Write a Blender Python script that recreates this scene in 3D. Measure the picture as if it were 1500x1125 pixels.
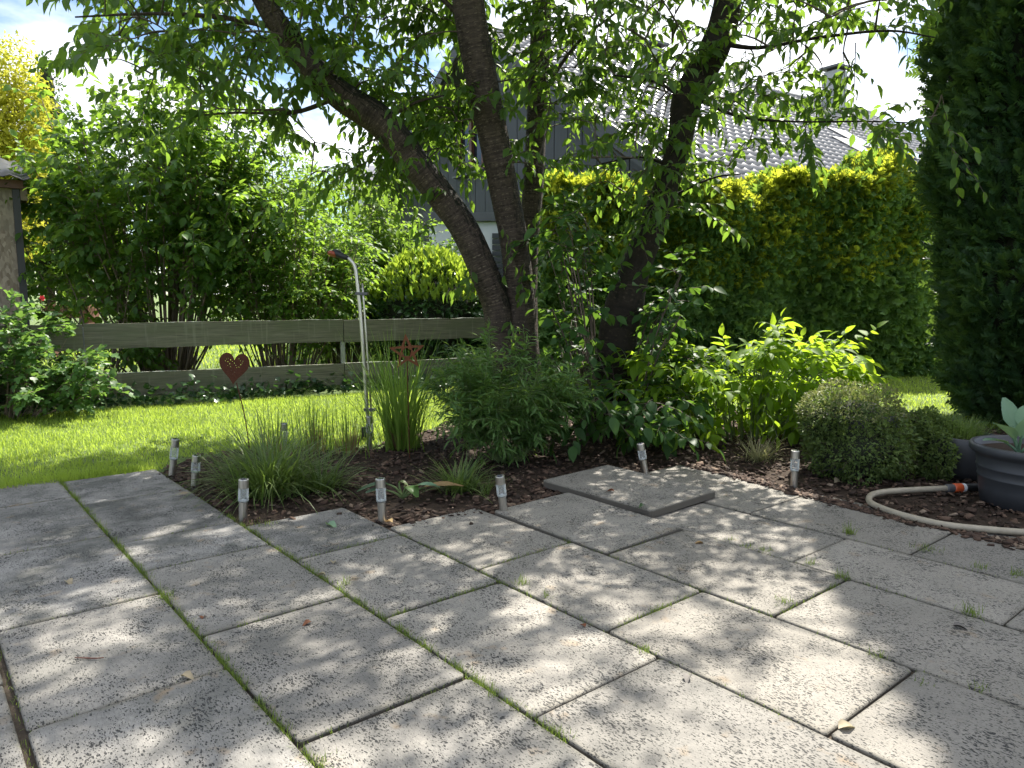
import bpy, math, random
import numpy as np
from mathutils import Vector, Matrix

random.seed(7)
rng = np.random.default_rng(11)
scene = bpy.context.scene
for o in list(bpy.data.objects):
    bpy.data.objects.remove(o)
C = scene.collection

# ------------------------------------------------------------------ camera, sky, sun, exposure
CAM_H, FPX, CX, CY, HOR = 1.25, 1090.0, 750.0, 562.5, 430.0
PITCH = math.atan((CY - HOR) / FPX)
cam = bpy.data.cameras.new('camera')
cam.sensor_width = 36.0
cam.lens = FPX / 1500 * 36
cam.clip_start, cam.clip_end = 0.05, 3000
camo = bpy.data.objects.new('camera', cam)
camo.location = (0, 0, CAM_H)
camo.rotation_euler = (math.pi / 2 - PITCH, 0, 0)
C.objects.link(camo)
scene.camera = camo

SUN_AZ, SUN_EL = math.radians(31), math.radians(52)
SUND = Vector((math.sin(SUN_AZ) * math.cos(SUN_EL), math.cos(SUN_AZ) * math.cos(SUN_EL), math.sin(SUN_EL)))
sun = bpy.data.lights.new('sun', 'SUN')
sun.energy, sun.angle, sun.color = 5.0, math.radians(0.53), (1.0, 0.94, 0.84)
suno = bpy.data.objects.new('sun', sun)
suno.rotation_euler = SUND.to_track_quat('Z', 'Y').to_euler()
suno.location = (20, 40, 60)
C.objects.link(suno)

world = bpy.data.worlds.new('World')
scene.world = world
world.use_nodes = True
wt = world.node_tree
wn, wl = wt.nodes, wt.links
sky = wn.new('ShaderNodeTexSky')
sky.sky_type = 'NISHITA'
sky.sun_disc = False
sky.sun_elevation, sky.sun_rotation = SUN_EL, SUN_AZ
sky.air_density, sky.dust_density, sky.ozone_density = 1.0, 0.2, 3.0
tc = wn.new('ShaderNodeTexCoord')
sepw = wn.new('ShaderNodeSeparateXYZ')
wl.new(tc.outputs['Generated'], sepw.inputs[0])
zadd = wn.new('ShaderNodeMath'); zadd.operation = 'ADD'; zadd.inputs[1].default_value = 0.22
wl.new(sepw.outputs['Z'], zadd.inputs[0])
zc = wn.new('ShaderNodeMath'); zc.operation = 'MAXIMUM'; zc.inputs[1].default_value = 0.05
wl.new(zadd.outputs[0], zc.inputs[0])
vdiv = wn.new('ShaderNodeVectorMath'); vdiv.operation = 'DIVIDE'
cmb = wn.new('ShaderNodeCombineXYZ')
for k in range(3):
    wl.new(zc.outputs[0], cmb.inputs[k])
wl.new(tc.outputs['Generated'], vdiv.inputs[0]); wl.new(cmb.outputs[0], vdiv.inputs[1])
vadd = wn.new('ShaderNodeVectorMath'); vadd.operation = 'ADD'; vadd.inputs[1].default_value = (12.05, 3.12, 0.0)
wl.new(vdiv.outputs[0], vadd.inputs[0])
cn = wn.new('ShaderNodeTexNoise')
cn.inputs['Scale'].default_value, cn.inputs['Detail'].default_value, cn.inputs['Roughness'].default_value = 1.15, 7, 0.55
wl.new(vadd.outputs[0], cn.inputs['Vector'])
cr = wn.new('ShaderNodeValToRGB')
cr.color_ramp.elements[0].position, cr.color_ramp.elements[1].position = 0.44, 0.58
wl.new(cn.outputs['Fac'], cr.inputs[0])
cmix = wn.new('ShaderNodeMix'); cmix.data_type = 'RGBA'
wl.new(cr.outputs[0], cmix.inputs['Factor'])
wl.new(sky.outputs[0], cmix.inputs[6])
cmix.inputs[7].default_value = (9.6, 9.8, 10.3, 1)
bg = wn['Background']
wl.new(cmix.outputs[2], bg.inputs['Color'])
bg.inputs['Strength'].default_value = 0.068

vs = scene.view_settings
vs.view_transform, vs.look, vs.gamma, vs.exposure = 'Standard', 'None', 1.0, 1.54
vs.use_curve_mapping = False
cy = scene.cycles
cy.max_bounces, cy.diffuse_bounces, cy.glossy_bounces, cy.transmission_bounces, cy.transparent_max_bounces = 6, 3, 2, 5, 8
cy.use_adaptive_sampling, cy.adaptive_threshold = True, 0.025
cy.caustics_reflective = cy.caustics_refractive = False

# ------------------------------------------------------------------ geometry helpers
cp, sp = math.cos(PITCH), math.sin(PITCH)

def ray(x, y):
    a, b = (x - CX) / FPX, (CY - y) / FPX
    return np.array([a, cp + b * sp, -sp + b * cp])

def G(x, y, z=0.0):
    """the ground point (height z) the photograph shows at a pixel"""
    d = ray(x, y)
    return np.array([0, 0, CAM_H]) + d * ((z - CAM_H) / d[2])

def W(x, y, Y):
    """the point at distance Y in front of the viewer seen at a pixel"""
    d = ray(x, y)
    return np.array([0, 0, CAM_H]) + d * (Y / d[1])

def project(P):
    v = P - np.array([0, 0, CAM_H])
    dep = v[:, 1] * cp - v[:, 2] * sp
    up = v[:, 1] * sp + v[:, 2] * cp
    dd = np.maximum(dep, 1e-3)
    return CX + FPX * v[:, 0] / dd, CY - FPX * up / dd, dep

TH = math.radians(50.4)
EU = np.array([math.sin(TH), math.cos(TH), 0.0])
EV = np.array([math.cos(TH), -math.sin(TH), 0.0])

def UV(u, v, z=0.0):
    return EU * u + EV * v + np.array([0, 0, z])

def nrm(a):
    return a / np.maximum(np.linalg.norm(a, axis=-1, keepdims=True), 1e-9)

def inside(P, poly):
    x, y = P[:, 0], P[:, 1]
    res = np.zeros(len(P), bool)
    n = len(poly)
    for i in range(n):
        x0, y0 = poly[i][0], poly[i][1]
        x1, y1 = poly[(i + 1) % n][0], poly[(i + 1) % n][1]
        c = ((y0 > y) != (y1 > y)) & (x < (x1 - x0) * (y - y0) / (y1 - y0 + 1e-12) + x0)
        res ^= c
    return res

def in_poly(poly, n):
    """n random points inside a polygon"""
    poly = [tuple(p[:2]) for p in poly]
    a = np.array(poly)
    lo, hi = a.min(0), a.max(0)
    out = np.zeros((0, 2))
    while len(out) < n:
        q = lo + (hi - lo) * rng.random((n * 2, 2))
        out = np.vstack([out, q[inside(q, poly)]])
    return out[:n]

def catmull(P, n):
    P = np.array(P, float)
    Q = np.vstack([2 * P[0] - P[1], P, 2 * P[-1] - P[-2]])
    out = []
    for i in range(1, len(Q) - 2):
        for t in np.linspace(0, 1, n, endpoint=False):
            a, b, c, d = Q[i - 1], Q[i], Q[i + 1], Q[i + 2]
            out.append(.5 * (2 * b + (c - a) * t + (2 * a - 5 * b + 4 * c - d) * t * t + (3 * b - a - 3 * c + d) * t ** 3))
    out.append(P[-1])
    return np.array(out)

# ------------------------------------------------------------------ object helpers
def root_loc(o):
    v = Vector((0, 0, 0))
    while o is not None:
        v = v + o.location
        o = o.parent
    return np.array(v)

def make_mesh(name, V, F, mat=None, smooth=False, tint=None, uv=None):
    me = bpy.data.meshes.new(name)
    V = np.asarray(V, np.float32)
    if isinstance(F, np.ndarray):
        k = F.shape[1]
        me.vertices.add(len(V)); me.vertices.foreach_set('co', V.ravel())
        me.loops.add(F.size); me.loops.foreach_set('vertex_index', F.astype(np.int32).ravel())
        me.polygons.add(len(F))
        me.polygons.foreach_set('loop_start', np.arange(0, F.size, k, dtype=np.int32))
        me.update(calc_edges=True)
    else:
        me.from_pydata([tuple(map(float, v)) for v in V], [], F)
    if smooth:
        me.polygons.foreach_set('use_smooth', np.ones(len(me.polygons), bool))
    if tint is not None:
        at = me.attributes.new('tint', 'FLOAT', 'POINT')
        at.data.foreach_set('value', np.asarray(tint, np.float32))
    if uv is not None:
        lay = me.uv_layers.new(name='UVMap')
        idx = np.zeros(len(me.loops), np.int32)
        me.loops.foreach_get('vertex_index', idx)
        lay.data.foreach_set('uv', np.asarray(uv, np.float32)[idx].ravel())
    if mat:
        me.materials.append(mat)
    me.update()
    return me

def link(name, me, parent=None, loc=None):
    o = bpy.data.objects.new(name, me)
    C.objects.link(o)
    if parent is not None:
        o.parent = parent
    if loc is not None:
        o.location = loc
    return o

def obj(name, V, F, mat, parent=None, smooth=False, tint=None, uv=None):
    """V in world coordinates; stored relative to the parent's place"""
    V = np.asarray(V, float)
    if parent is not None:
        V = V - root_loc(parent)
        return link(name, make_mesh(name, V, F, mat, smooth, tint, uv), parent)
    c = np.array([V[:, 0].mean(), V[:, 1].mean(), V[:, 2].min()])
    return link(name, make_mesh(name, V - c, F, mat, smooth, tint, uv), None, c)

def tag(o, label, cat, group=None):
    o['label'] = label
    o['category'] = cat
    if group:
        o['group'] = group
    return o

def thing(name, label, cat, loc, group=None):
    o = bpy.data.objects.new(name, None)
    o.empty_display_size = 0.1
    o.location = tuple(loc)
    C.objects.link(o)
    return tag(o, label, cat, group)

def kind(o, k):
    o['kind'] = k
    return o

def box(x0, x1, y0, y1, z0, z1):
    V = [(x, y, z) for z in (z0, z1) for y in (y0, y1) for x in (x0, x1)]
    F = [(0, 2, 3, 1), (4, 5, 7, 6), (0, 1, 5, 4), (2, 6, 7, 3), (0, 4, 6, 2), (1, 3, 7, 5)]
    return np.array(V, float), F

def merge(parts):
    V, F, n = [], [], 0
    for v, f in parts:
        V.append(np.asarray(v, float))
        F += [tuple(int(i) + n for i in t) for t in f]
        n += len(v)
    return np.vstack(V), F

def bar(a, b, w, d, up=(0, 0, 1)):
    """a box along a-b, w wide across, d along up"""
    a, b = np.array(a, float), np.array(b, float)
    t = nrm(b - a)
    s = nrm(np.cross(t, np.array(up, float)))
    u = np.cross(s, t)
    V = []
    for q in (a, b):
        for i, j in ((-1, -1), (1, -1), (1, 1), (-1, 1)):
            V.append(q + s * w / 2 * i + u * d / 2 * j)
    return np.array(V), [(0, 1, 2, 3), (7, 6, 5, 4), (0, 4, 5, 1), (1, 5, 6, 2), (2, 6, 7, 3), (3, 7, 4, 0)]

def tube(P, R, n=8, cap=True):
    P = np.asarray(P, float)
    R = np.broadcast_to(np.asarray(R, float), (len(P),))
    T = nrm(np.gradient(P, axis=0))
    ref = np.array([0, 0, 1.0]) if abs(T[0, 2]) < .9 else np.array([1.0, 0, 0])
    s = nrm(np.cross(T[0], ref))
    V = []
    ang = np.arange(n) * 2 * math.pi / n
    for i in range(len(P)):
        s = nrm(s - T[i] * (s @ T[i]))
        b = np.cross(T[i], s)
        V.append(P[i] + R[i] * (np.cos(ang)[:, None] * s + np.sin(ang)[:, None] * b))
    V = np.vstack(V)
    m = len(P)
    i = np.arange((m - 1) * n)
    r, c = i // n, i % n
    a, b_, c_, d = r * n + c, r * n + (c + 1) % n, (r + 1) * n + (c + 1) % n, (r + 1) * n + c
    F = [tuple(q) for q in np.stack([a, b_, c_, d], 1).tolist()]
    if cap:
        F.append(tuple(range(n))[::-1])
        F.append(tuple(range((m - 1) * n, m * n)))
    return V, F

class Tubes:
    """many thin tubes gathered into one mesh of triangles/quads"""
    def __init__(self): self.V, self.F, self.n = [], [], 0
    def add(self, P, R, n=4):
        V, F = tube(P, R, n, cap=False)
        self.V.append(V); self.F.append(np.array(F) + self.n); self.n += len(V)
    def build(self, name, mat, parent):
        if not self.V: return None
        return obj(name, np.vstack(self.V), np.vstack(self.F), mat, parent, smooth=True)

def lathe(profile, n=24, loc=(0, 0, 0), axis=None):
    prof = np.array(profile, float)
    ang = np.arange(n) * 2 * math.pi / n
    V = np.vstack([np.stack([r * np.cos(ang), r * np.sin(ang), np.full(n, z)], 1) for r, z in prof])
    F = []
    for i in range(len(prof) - 1):
        for c in range(n):
            F.append((i * n + c, i * n + (c + 1) % n, (i + 1) * n + (c + 1) % n, (i + 1) * n + c))
    if prof[0, 0] > 1e-6: F.append(tuple(range(n))[::-1])
    if prof[-1, 0] > 1e-6: F.append(tuple(range((len(prof) - 1) * n, len(prof) * n)))
    if axis is not None:
        q = Vector((0, 0, 1)).rotation_difference(Vector(axis)).to_matrix()
        V = V @ np.array(q).T
    return V + np.array(loc), F

# ------------------------------------------------------------------ leaf templates (length 1 along +y)
def leaf_tpl(w=.5, fold=.25, curve=.25, wide=.38):
    rows = [(0, 0), (wide * .5, w * .36), (wide + .08, w * .5), (.76, w * .3), (1, 0)]
    V, F = [], []
    ids = []
    for t, hw in rows:
        zc = -curve * t * t
        if hw == 0:
            ids.append((len(V),)); V.append((0, t, zc))
        else:
            ids.append((len(V), len(V) + 1, len(V) + 2))
            V += [(-hw, t, zc + fold * hw), (0, t, zc), (hw, t, zc + fold * hw)]
    for a, b in zip(ids[:-1], ids[1:]):
        if len(a) == 1:
            F += [(a[0], b[1], b[0]), (a[0], b[2], b[1])]
        elif len(b) == 1:
            F += [(a[0], a[1], b[0]), (a[1], a[2], b[0])]
        else:
            F += [(a[0], a[1], b[1]), (a[0], b[1], b[0]), (a[1], a[2], b[2]), (a[1], b[2], b[1])]
    return np.array(V, float), np.array(F)

def small_tpl(w=.5, fold=.3):
    V = [(0, 0, 0), (-w / 2, .45, fold * w / 2), (w / 2, .45, fold * w / 2), (0, 1, -.1)]
    return np.array(V, float), np.array([(0, 3, 1), (0, 2, 3)])

def lobed_tpl():
    """a currant leaf with three lobes"""
    V = [(0, 0, 0), (-.42, .12, .04), (-.5, .5, .08), (-.22, .52, .03), (-.2, .82, .03), (0, 1, -.08), (.2, .82, .03), (.22, .52, .03), (.5, .5, .08), (.42, .12, .04), (0, .5, 0)]
    F = [(0, 10, 1), (1, 10, 2), (2, 10, 3), (3, 10, 4), (4, 10, 5), (5, 10, 6), (6, 10, 7), (7, 10, 8), (8, 10, 9), (9, 10, 0)]
    return np.array(V, float), np.array([(a, c, b) for a, b, c in F])

def spray_tpl(seed=0, pairs=6, w=.044, spread=.5):
    """flat scale-leaf spray of a thuja: a spine with side fingers that share its points"""
    r = np.random.default_rng(seed)
    V, F = [], []
    for i in range(pairs + 1):
        t = i / pairs
        V += [(-w * .35 * (1 - t), t, -.12 * t * t), (w * .35 * (1 - t), t, -.12 * t * t)]
    for i in range(pairs):
        a = 2 * i
        F += [(a, a + 1, a + 3), (a, a + 3, a + 2)]
        t = (i + .3) / pairs
        for s in (-1, 1):
            L = spread * (1 - .65 * t) * r.uniform(.75, 1.15)
            b = len(V)
            tip = (s * L * .75, t + L * .75, r.uniform(-.08, .08))
            mid = (s * L * .42 + s * w * .3, t + L * .42 - w * .9, r.uniform(-.04, .04))
            V += [tip, mid]
            base = a if s < 0 else a + 1
            up = a + 2 if s < 0 else a + 3
            F += [(base, b + 1, b), (base, b, up)] if s > 0 else [(base, b, b + 1), (base, up, b)]
    return np.array(V, float), np.array(F)

LEAF = leaf_tpl(.52, .28, .28)
ROUND = leaf_tpl(.72, .2, .22, .34)
NARROW = leaf_tpl(.2, .3, .3, .42)
SMALL = small_tpl(.55)
BROAD = leaf_tpl(.62, .22, .3, .36)
LOBED = lobed_tpl()

class Leaves:
    def __init__(self): self.P, self.D, self.N, self.S = [], [], [], []
    def add(self, p, d, n, s):
        self.P.append(p); self.D.append(d); self.N.append(n); self.S.append(s)
    def arrays(self):
        c = lambda L, k: np.vstack([np.reshape(a, (-1, k)) for a in L])
        return c(self.P, 3), nrm(c(self.D, 3)), nrm(c(self.N, 3)), c(self.S, 1)[:, 0]

def basis(D, N):
    X = nrm(np.cross(D, N))
    Z = np.cross(X, D)
    return X, D, Z

def scatter_mesh(tpl, P, D, N, S, tint=None):
    V0, F0 = tpl
    X, Y, Z = basis(D, N)
    V = P[:, None, :] + S[:, None, None] * (V0[None, :, 0, None] * X[:, None] + V0[None, :, 1, None] * Y[:, None] + V0[None, :, 2, None] * Z[:, None])
    F = F0[None] + (np.arange(len(P)) * len(V0))[:, None, None]
    t = rng.random(len(P)) if tint is None else tint
    return V.reshape(-1, 3), F.reshape(-1, F0.shape[1]), np.repeat(t, len(V0))

_variant = {}
def build_leaves(L, tpl, mat, parent, n_parts=0, name='foliage', part='leaf', tint=None, smooth=True):
    """the n_parts leaves that show largest become parts, the rest one mass"""
    P, D, N, S = L.arrays() if isinstance(L, Leaves) else L
    T = rng.random(len(P)) if tint is None else tint
    keep = np.ones(len(P), bool)
    if n_parts:
        x, y, dep = project(P)
        ok = (x > 5) & (x < 1495) & (y > 5) & (y < 1120) & (dep > .3)
        face = np.abs((N * nrm(P - np.array([0, 0, CAM_H]))).sum(1)) + .15
        score = np.where(ok, S / np.maximum(dep, .3) * face, -1)
        idx = np.argsort(-score)[:n_parts]
        idx = idx[score[idx] > 0]
        keep[idx] = False
        key = (id(tpl[0]), mat.name)
        if key not in _variant:
            _variant[key] = [make_mesh(part, tpl[0], tpl[1], mat, smooth, np.full(len(tpl[0]), t)) for t in (.1, .35, .6, .9)]
        off = root_loc(parent)
        X, Y, Z = basis(D, N)
        for i in idx:
            o = link(part, _variant[key][min(3, int(T[i] * 4))], parent)
            s = float(S[i])
            M = Matrix.Identity(4)
            for r in range(3):
                M[r][0], M[r][1], M[r][2] = X[i][r] * s, Y[i][r] * s, Z[i][r] * s
                M[r][3] = P[i][r] - off[r]
            o.matrix_local = M
    if keep.any():
        V, F, t = scatter_mesh(tpl, P[keep], D[keep], N[keep], S[keep], T[keep])
        o = obj(name, V, F, mat, parent, smooth=smooth, tint=t)
        return kind(o, 'stuff')

LEAF_CURL = leaf_tpl(.44, .5, .55, .44)
def build_two(L, ta, tb, mat, parent):
    """two leaf shapes mixed in one crown, 150 of each as parts"""
    A = L.arrays()
    m = rng.random(len(A[0])) < .5
    build_leaves(tuple(a[m] for a in A), ta, mat, parent, 150)
    build_leaves(tuple(a[~m] for a in A), tb, mat, parent, 150)

def blades(base, az, lean, curl, length, width, segs=3, taper=1.0):
    """arching grass blades: base (N,3); lean from upright in radians, curl added along the blade"""
    N = len(base)
    ts = np.linspace(0, 1, segs + 1)
    out = np.stack([np.cos(az), np.sin(az), np.zeros(N)], 1)
    side = np.stack([-np.sin(az), np.cos(az), np.zeros(N)], 1)
    P = base.copy()
    V = np.zeros((N, 2 * segs + 1, 3))
    for i, t in enumerate(ts):
        w = (width * (1 - t ** 1.6 * taper))[:, None]
        if i < segs:
            V[:, 2 * i] = P - side * w / 2
            V[:, 2 * i + 1] = P + side * w / 2
        else:
            V[:, 2 * i] = P
        ang = lean + curl * (t + .5 / segs)
        P = P + (length / segs)[:, None] * (out * np.sin(ang)[:, None] + np.array([0, 0, 1.0]) * np.cos(ang)[:, None])
    F = []
    for i in range(segs - 1):
        a = 2 * i
        F += [(a, a + 1, a + 3), (a, a + 3, a + 2)]
    a = 2 * (segs - 1)
    F.append((a, a + 1, a + 2))
    F0 = np.array(F)
    F = (F0[None] + (np.arange(N) * (2 * segs + 1))[:, None, None]).reshape(-1, 3)
    return V.reshape(-1, 3), F, np.repeat(rng.random(N), 2 * segs + 1)

# ------------------------------------------------------------------ materials
def M_(name):
    m = bpy.data.materials.new(name)
    m.use_nodes = True
    nt = m.node_tree
    return m, nt.nodes, nt.links, nt.nodes['Principled BSDF'], nt.nodes['Material Output']

def node(ns, t, **kw):
    n = ns.new(t)
    for k, v in kw.items():
        if k in ('op',): n.operation = v
        elif hasattr(n, k): setattr(n, k, v)
        else: n.inputs[k].default_value = v
    return n

def mixc(ns, ls, fac, a, b, blend='MIX'):
    m = ns.new('ShaderNodeMix'); m.data_type = 'RGBA'; m.blend_type = blend
    for sock, v in ((m.inputs['Factor'], fac), (m.inputs[6], a), (m.inputs[7], b)):
        if isinstance(v, bpy.types.NodeSocket): ls.new(v, sock)
        elif isinstance(v, (int, float)): sock.default_value = v
        else: sock.default_value = (*v, 1)
    return m.outputs[2]

def math_(ns, ls, op, a, b=None, clamp=False):
    m = ns.new('ShaderNodeMath'); m.operation = op; m.use_clamp = clamp
    for i, v in enumerate((a, b)):
        if v is None: continue
        if isinstance(v, bpy.types.NodeSocket): ls.new(v, m.inputs[i])
        else: m.inputs[i].default_value = v
    return m.outputs[0]

def ramp(ns, ls, fac, stops):
    r = ns.new('ShaderNodeValToRGB')
    e = r.color_ramp.elements
    while len(e) < len(stops): e.new(.5)
    for q, (p, c) in zip(e, stops):
        q.position = p
        q.color = (*c, 1) if not isinstance(c, (int, float)) else (c, c, c, 1)
    ls.new(fac, r.inputs[0])
    return r.outputs[0]

def noise(ns, ls, vec=None, scale=5, detail=4, rough=.55, dist=0.0):
    n = node(ns, 'ShaderNodeTexNoise', Scale=scale, Detail=detail, Roughness=rough, Distortion=dist)
    if vec is not None: ls.new(vec, n.inputs['Vector'])
    return n.outputs['Fac']

def mapping(ns, ls, vec, scale=(1, 1, 1), loc=(0, 0, 0)):
    m = ns.new('ShaderNodeMapping')
    m.inputs['Scale'].default_value = scale; m.inputs['Location'].default_value = loc
    ls.new(vec, m.inputs['Vector'])
    return m.outputs[0]

def coords(ns, which='Object'):
    return ns.new('ShaderNodeTexCoord').outputs[which]

def bump(ns, ls, h, bsdf, strength=.5, dist=.01):
    b = node(ns, 'ShaderNodeBump', Strength=strength, Distance=dist)
    ls.new(h, b.inputs['Height'])
    ls.new(b.outputs[0], bsdf.inputs['Normal'])
    return b

def leaf_mat(name, dark, light, trans, rough=.42, spec=.35, mix=.42):
    m, ns, ls, p, out = M_(name)
    at = ns.new('ShaderNodeAttribute'); at.attribute_name = 'tint'
    c = mixc(ns, ls, at.outputs['Fac'], dark, light)
    n = noise(ns, ls, coords(ns), 14, 2)
    c = mixc(ns, ls, math_(ns, ls, 'MULTIPLY', n, .35), c, tuple(x * .55 for x in light))
    ls.new(c, p.inputs['Base Color'])
    p.inputs['Roughness'].default_value = rough
    p.inputs['Specular IOR Level'].default_value = spec
    tr = ns.new('ShaderNodeBsdfTranslucent')
    tcol = mixc(ns, ls, at.outputs['Fac'], tuple(x * .7 for x in trans), trans)
    ls.new(tcol, tr.inputs['Color'])
    mx = ns.new('ShaderNodeMixShader'); mx.inputs[0].default_value = mix
    ls.new(p.outputs[0], mx.inputs[1]); ls.new(tr.outputs[0], mx.inputs[2])
    ls.new(mx.outputs[0], out.inputs['Surface'])
    return m

def plain(name, col, rough=.6, metal=0.0, var=.25, scale=20, bmp=0.0, spec=.5):
    m, ns, ls, p, out = M_(name)
    n = noise(ns, ls, coords(ns), scale, 5)
    ls.new(mixc(ns, ls, n, tuple(c * (1 - var) for c in col), tuple(min(1, c * (1 + var)) for c in col)), p.inputs['Base Color'])
    p.inputs['Roughness'].default_value = rough
    p.inputs['Metallic'].default_value = metal
    p.inputs['Specular IOR Level'].default_value = spec
    if bmp: bump(ns, ls, n, p, bmp, .01)
    return m

MAT = {}
MAT['cherry_leaf'] = leaf_mat('cherry_leaf', (.034, .078, .017), (.07, .132, .028), (.26, .43, .045), .42, .3, .48)
MAT['lilac_leaf'] = leaf_mat('lilac_leaf', (.04, .1, .026), (.085, .165, .035), (.32, .52, .05), .45, .3, .48)
MAT['forsythia_leaf'] = leaf_mat('forsythia_leaf', (.045, .115, .022), (.1, .19, .03), (.32, .52, .05), .5, .25, .48)
MAT['hazel_leaf'] = leaf_mat('hazel_leaf', (.07, .15, .03), (.13, .22, .04), (.34, .52, .06), .5, .25, .48)
MAT['laurel_dark'] = leaf_mat('laurel_dark', (.02, .065, .016), (.04, .1, .022), (.1, .2, .03), .3, .5, .22)
MAT['laurel_new'] = leaf_mat('laurel_new', (.16, .27, .03), (.25, .36, .04), (.5, .66, .06), .4, .3, .45)
MAT['gold_leaf'] = leaf_mat('gold_leaf', (.34, .34, .03), (.46, .46, .045), (.66, .66, .07), .6, .15, .45)
MAT['far_leaf'] = leaf_mat('far_leaf', (.03, .075, .022), (.06, .12, .03), (.12, .22, .04), .5, .25, .35)
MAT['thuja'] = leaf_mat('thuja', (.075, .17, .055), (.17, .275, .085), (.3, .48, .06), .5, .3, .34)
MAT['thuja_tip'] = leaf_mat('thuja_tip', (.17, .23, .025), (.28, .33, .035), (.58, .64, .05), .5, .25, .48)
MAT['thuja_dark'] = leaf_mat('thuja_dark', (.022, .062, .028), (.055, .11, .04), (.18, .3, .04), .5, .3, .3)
MAT['sucker_leaf'] = leaf_mat('sucker_leaf', (.02, .06, .017), (.042, .098, .024), (.17, .32, .035), .48, .2, .38)
MAT['knot_leaf'] = leaf_mat('knot_leaf', (.08, .16, .015), (.14, .24, .02), (.46, .66, .04), .55, .18, .52)
MAT['willow_leaf'] = leaf_mat('willow_leaf', (.055, .125, .035), (.105, .195, .055), (.25, .4, .06), .45, .3, .42)
MAT['currant_leaf'] = leaf_mat('currant_leaf', (.04, .1, .028), (.08, .17, .04), (.24, .42, .07), .45, .35, .42)
MAT['creeper_leaf'] = leaf_mat('creeper_leaf', (.055, .1, .03), (.125, .175, .05), (.24, .34, .06), .55, .22, .36)
MAT['creeper_tip'] = leaf_mat('creeper_tip', (.12, .15, .05), (.22, .22, .08), (.3, .34, .1), .5, .3, .35)
MAT['ivy_leaf'] = leaf_mat('ivy_leaf', (.022, .062, .022), (.045, .1, .03), (.08, .18, .03), .3, .5, .25)
MAT['kohl_leaf'] = leaf_mat('kohl_leaf', (.13, .24, .15), (.19, .31, .2), (.3, .45, .16), .5, .35, .3)
MAT['lawn_blade'] = leaf_mat('lawn_blade', (.14, .23, .03), (.29, .38, .07), (.55, .72, .09), .55, .2, .5)
MAT['sedge_blade'] = leaf_mat('sedge_blade', (.05, .11, .022), (.16, .21, .07), (.22, .34, .05), .42, .4, .36)
MAT['reed_blade'] = leaf_mat('reed_blade', (.09, .19, .03), (.17, .25, .05), (.32, .5, .06), .45, .35, .42)
MAT['pale_blade'] = leaf_mat('pale_blade', (.2, .22, .1), (.48, .44, .26), (.4, .4, .16), .5, .3, .35)
MAT['joint_blade'] = leaf_mat('joint_blade', (.06, .12, .02), (.18, .23, .05), (.28, .4, .05), .5, .3, .42)
MAT['dead_blade'] = leaf_mat('dead_blade', (.16, .09, .05), (.3, .2, .11), (.25, .16, .06), .7, .2, .25)
MAT['dry_leaf'] = leaf_mat('dry_leaf', (.3, .19, .09), (.5, .38, .2), (.4, .25, .1), .6, .2, .2)
MAT['bleached_leaf'] = leaf_mat('bleached_leaf', (.26, .22, .15), (.34, .29, .2), (.4, .35, .2), .6, .2, .2)
MAT['yellow_leaf'] = leaf_mat('yellow_leaf', (.55, .4, .04), (.6, .45, .05), (.6, .45, .05), .5, .2, .3)
MAT['red_leaf'] = leaf_mat('red_leaf', (.16, .06, .035), (.2, .085, .045), (.3, .1, .04), .5, .2, .2)
MAT['petal'] = leaf_mat('petal', (.6, .02, .04), (.7, .04, .06), (.5, .02, .04), .5, .2, .3)
MAT['twig'] = plain('twig', (.075, .055, .04), .8, 0, .35, 40)
MAT['stem_green'] = plain('stem_green', (.12, .17, .06), .6, 0, .3, 40)
MAT['stem_pale'] = plain('stem_pale', (.17, .13, .09), .8, 0, .35, 30)
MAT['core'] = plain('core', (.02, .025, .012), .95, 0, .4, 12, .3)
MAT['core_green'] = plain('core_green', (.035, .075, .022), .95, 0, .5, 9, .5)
MAT['soil'] = plain('soil', (.035, .024, .017), .95, 0, .5, 30, .8, .2)
MAT['sand'] = plain('sand', (.06, .048, .036), .95, 0, .5, 60, .6, .2)
MAT['white'] = plain('white_plaster', (.72, .74, .76), .7, 0, .05, 6, .05)
MAT['rust'] = plain('rust', (.085, .03, .016), .85, .2, .45, 55, .35, .3)
MAT['rust_bright'] = plain('rust_bright', (.14, .052, .022), .85, .2, .4, 55, .35, .3)
MAT['black_plastic'] = plain('black_plastic', (.018, .019, .021), .45, 0, .15, 20)
MAT['pot'] = plain('pot_plastic', (.038, .041, .047), .5, 0, .18, 12, .04, .45)
MAT['pot_stone'] = plain('pot_stone', (.06, .062, .066), .75, 0, .3, 25, .25, .3)
MAT['red_plastic'] = plain('red_plastic', (.3, .06, .03), .4, 0, .12, 12)
MAT['orange_plastic'] = plain('orange_plastic', (.6, .1, .03), .4, 0, .1, 12)
MAT['grey_plastic'] = plain('grey_plastic', (.09, .09, .095), .5, 0, .1, 12)
MAT['post_steel'] = plain('post_steel', (.3, .31, .31), .5, .6, .25, 15)
MAT['frame_brown'] = plain('frame_brown', (.12, .05, .035), .5, 0, .2, 10)
MAT['trim_grey'] = plain('trim_grey', (.06, .063, .072), .6, 0, .12, 8)
MAT['brick_red'] = plain('planter_red', (.14, .062, .04), .85, 0, .3, 25, .2)
MAT['lead'] = plain('lead', (.12, .125, .135), .55, .2, .15, 8)
MAT['concrete_chimney'] = plain('concrete_chimney', (.4, .41, .42), .85, 0, .15, 6, .2)

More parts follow.
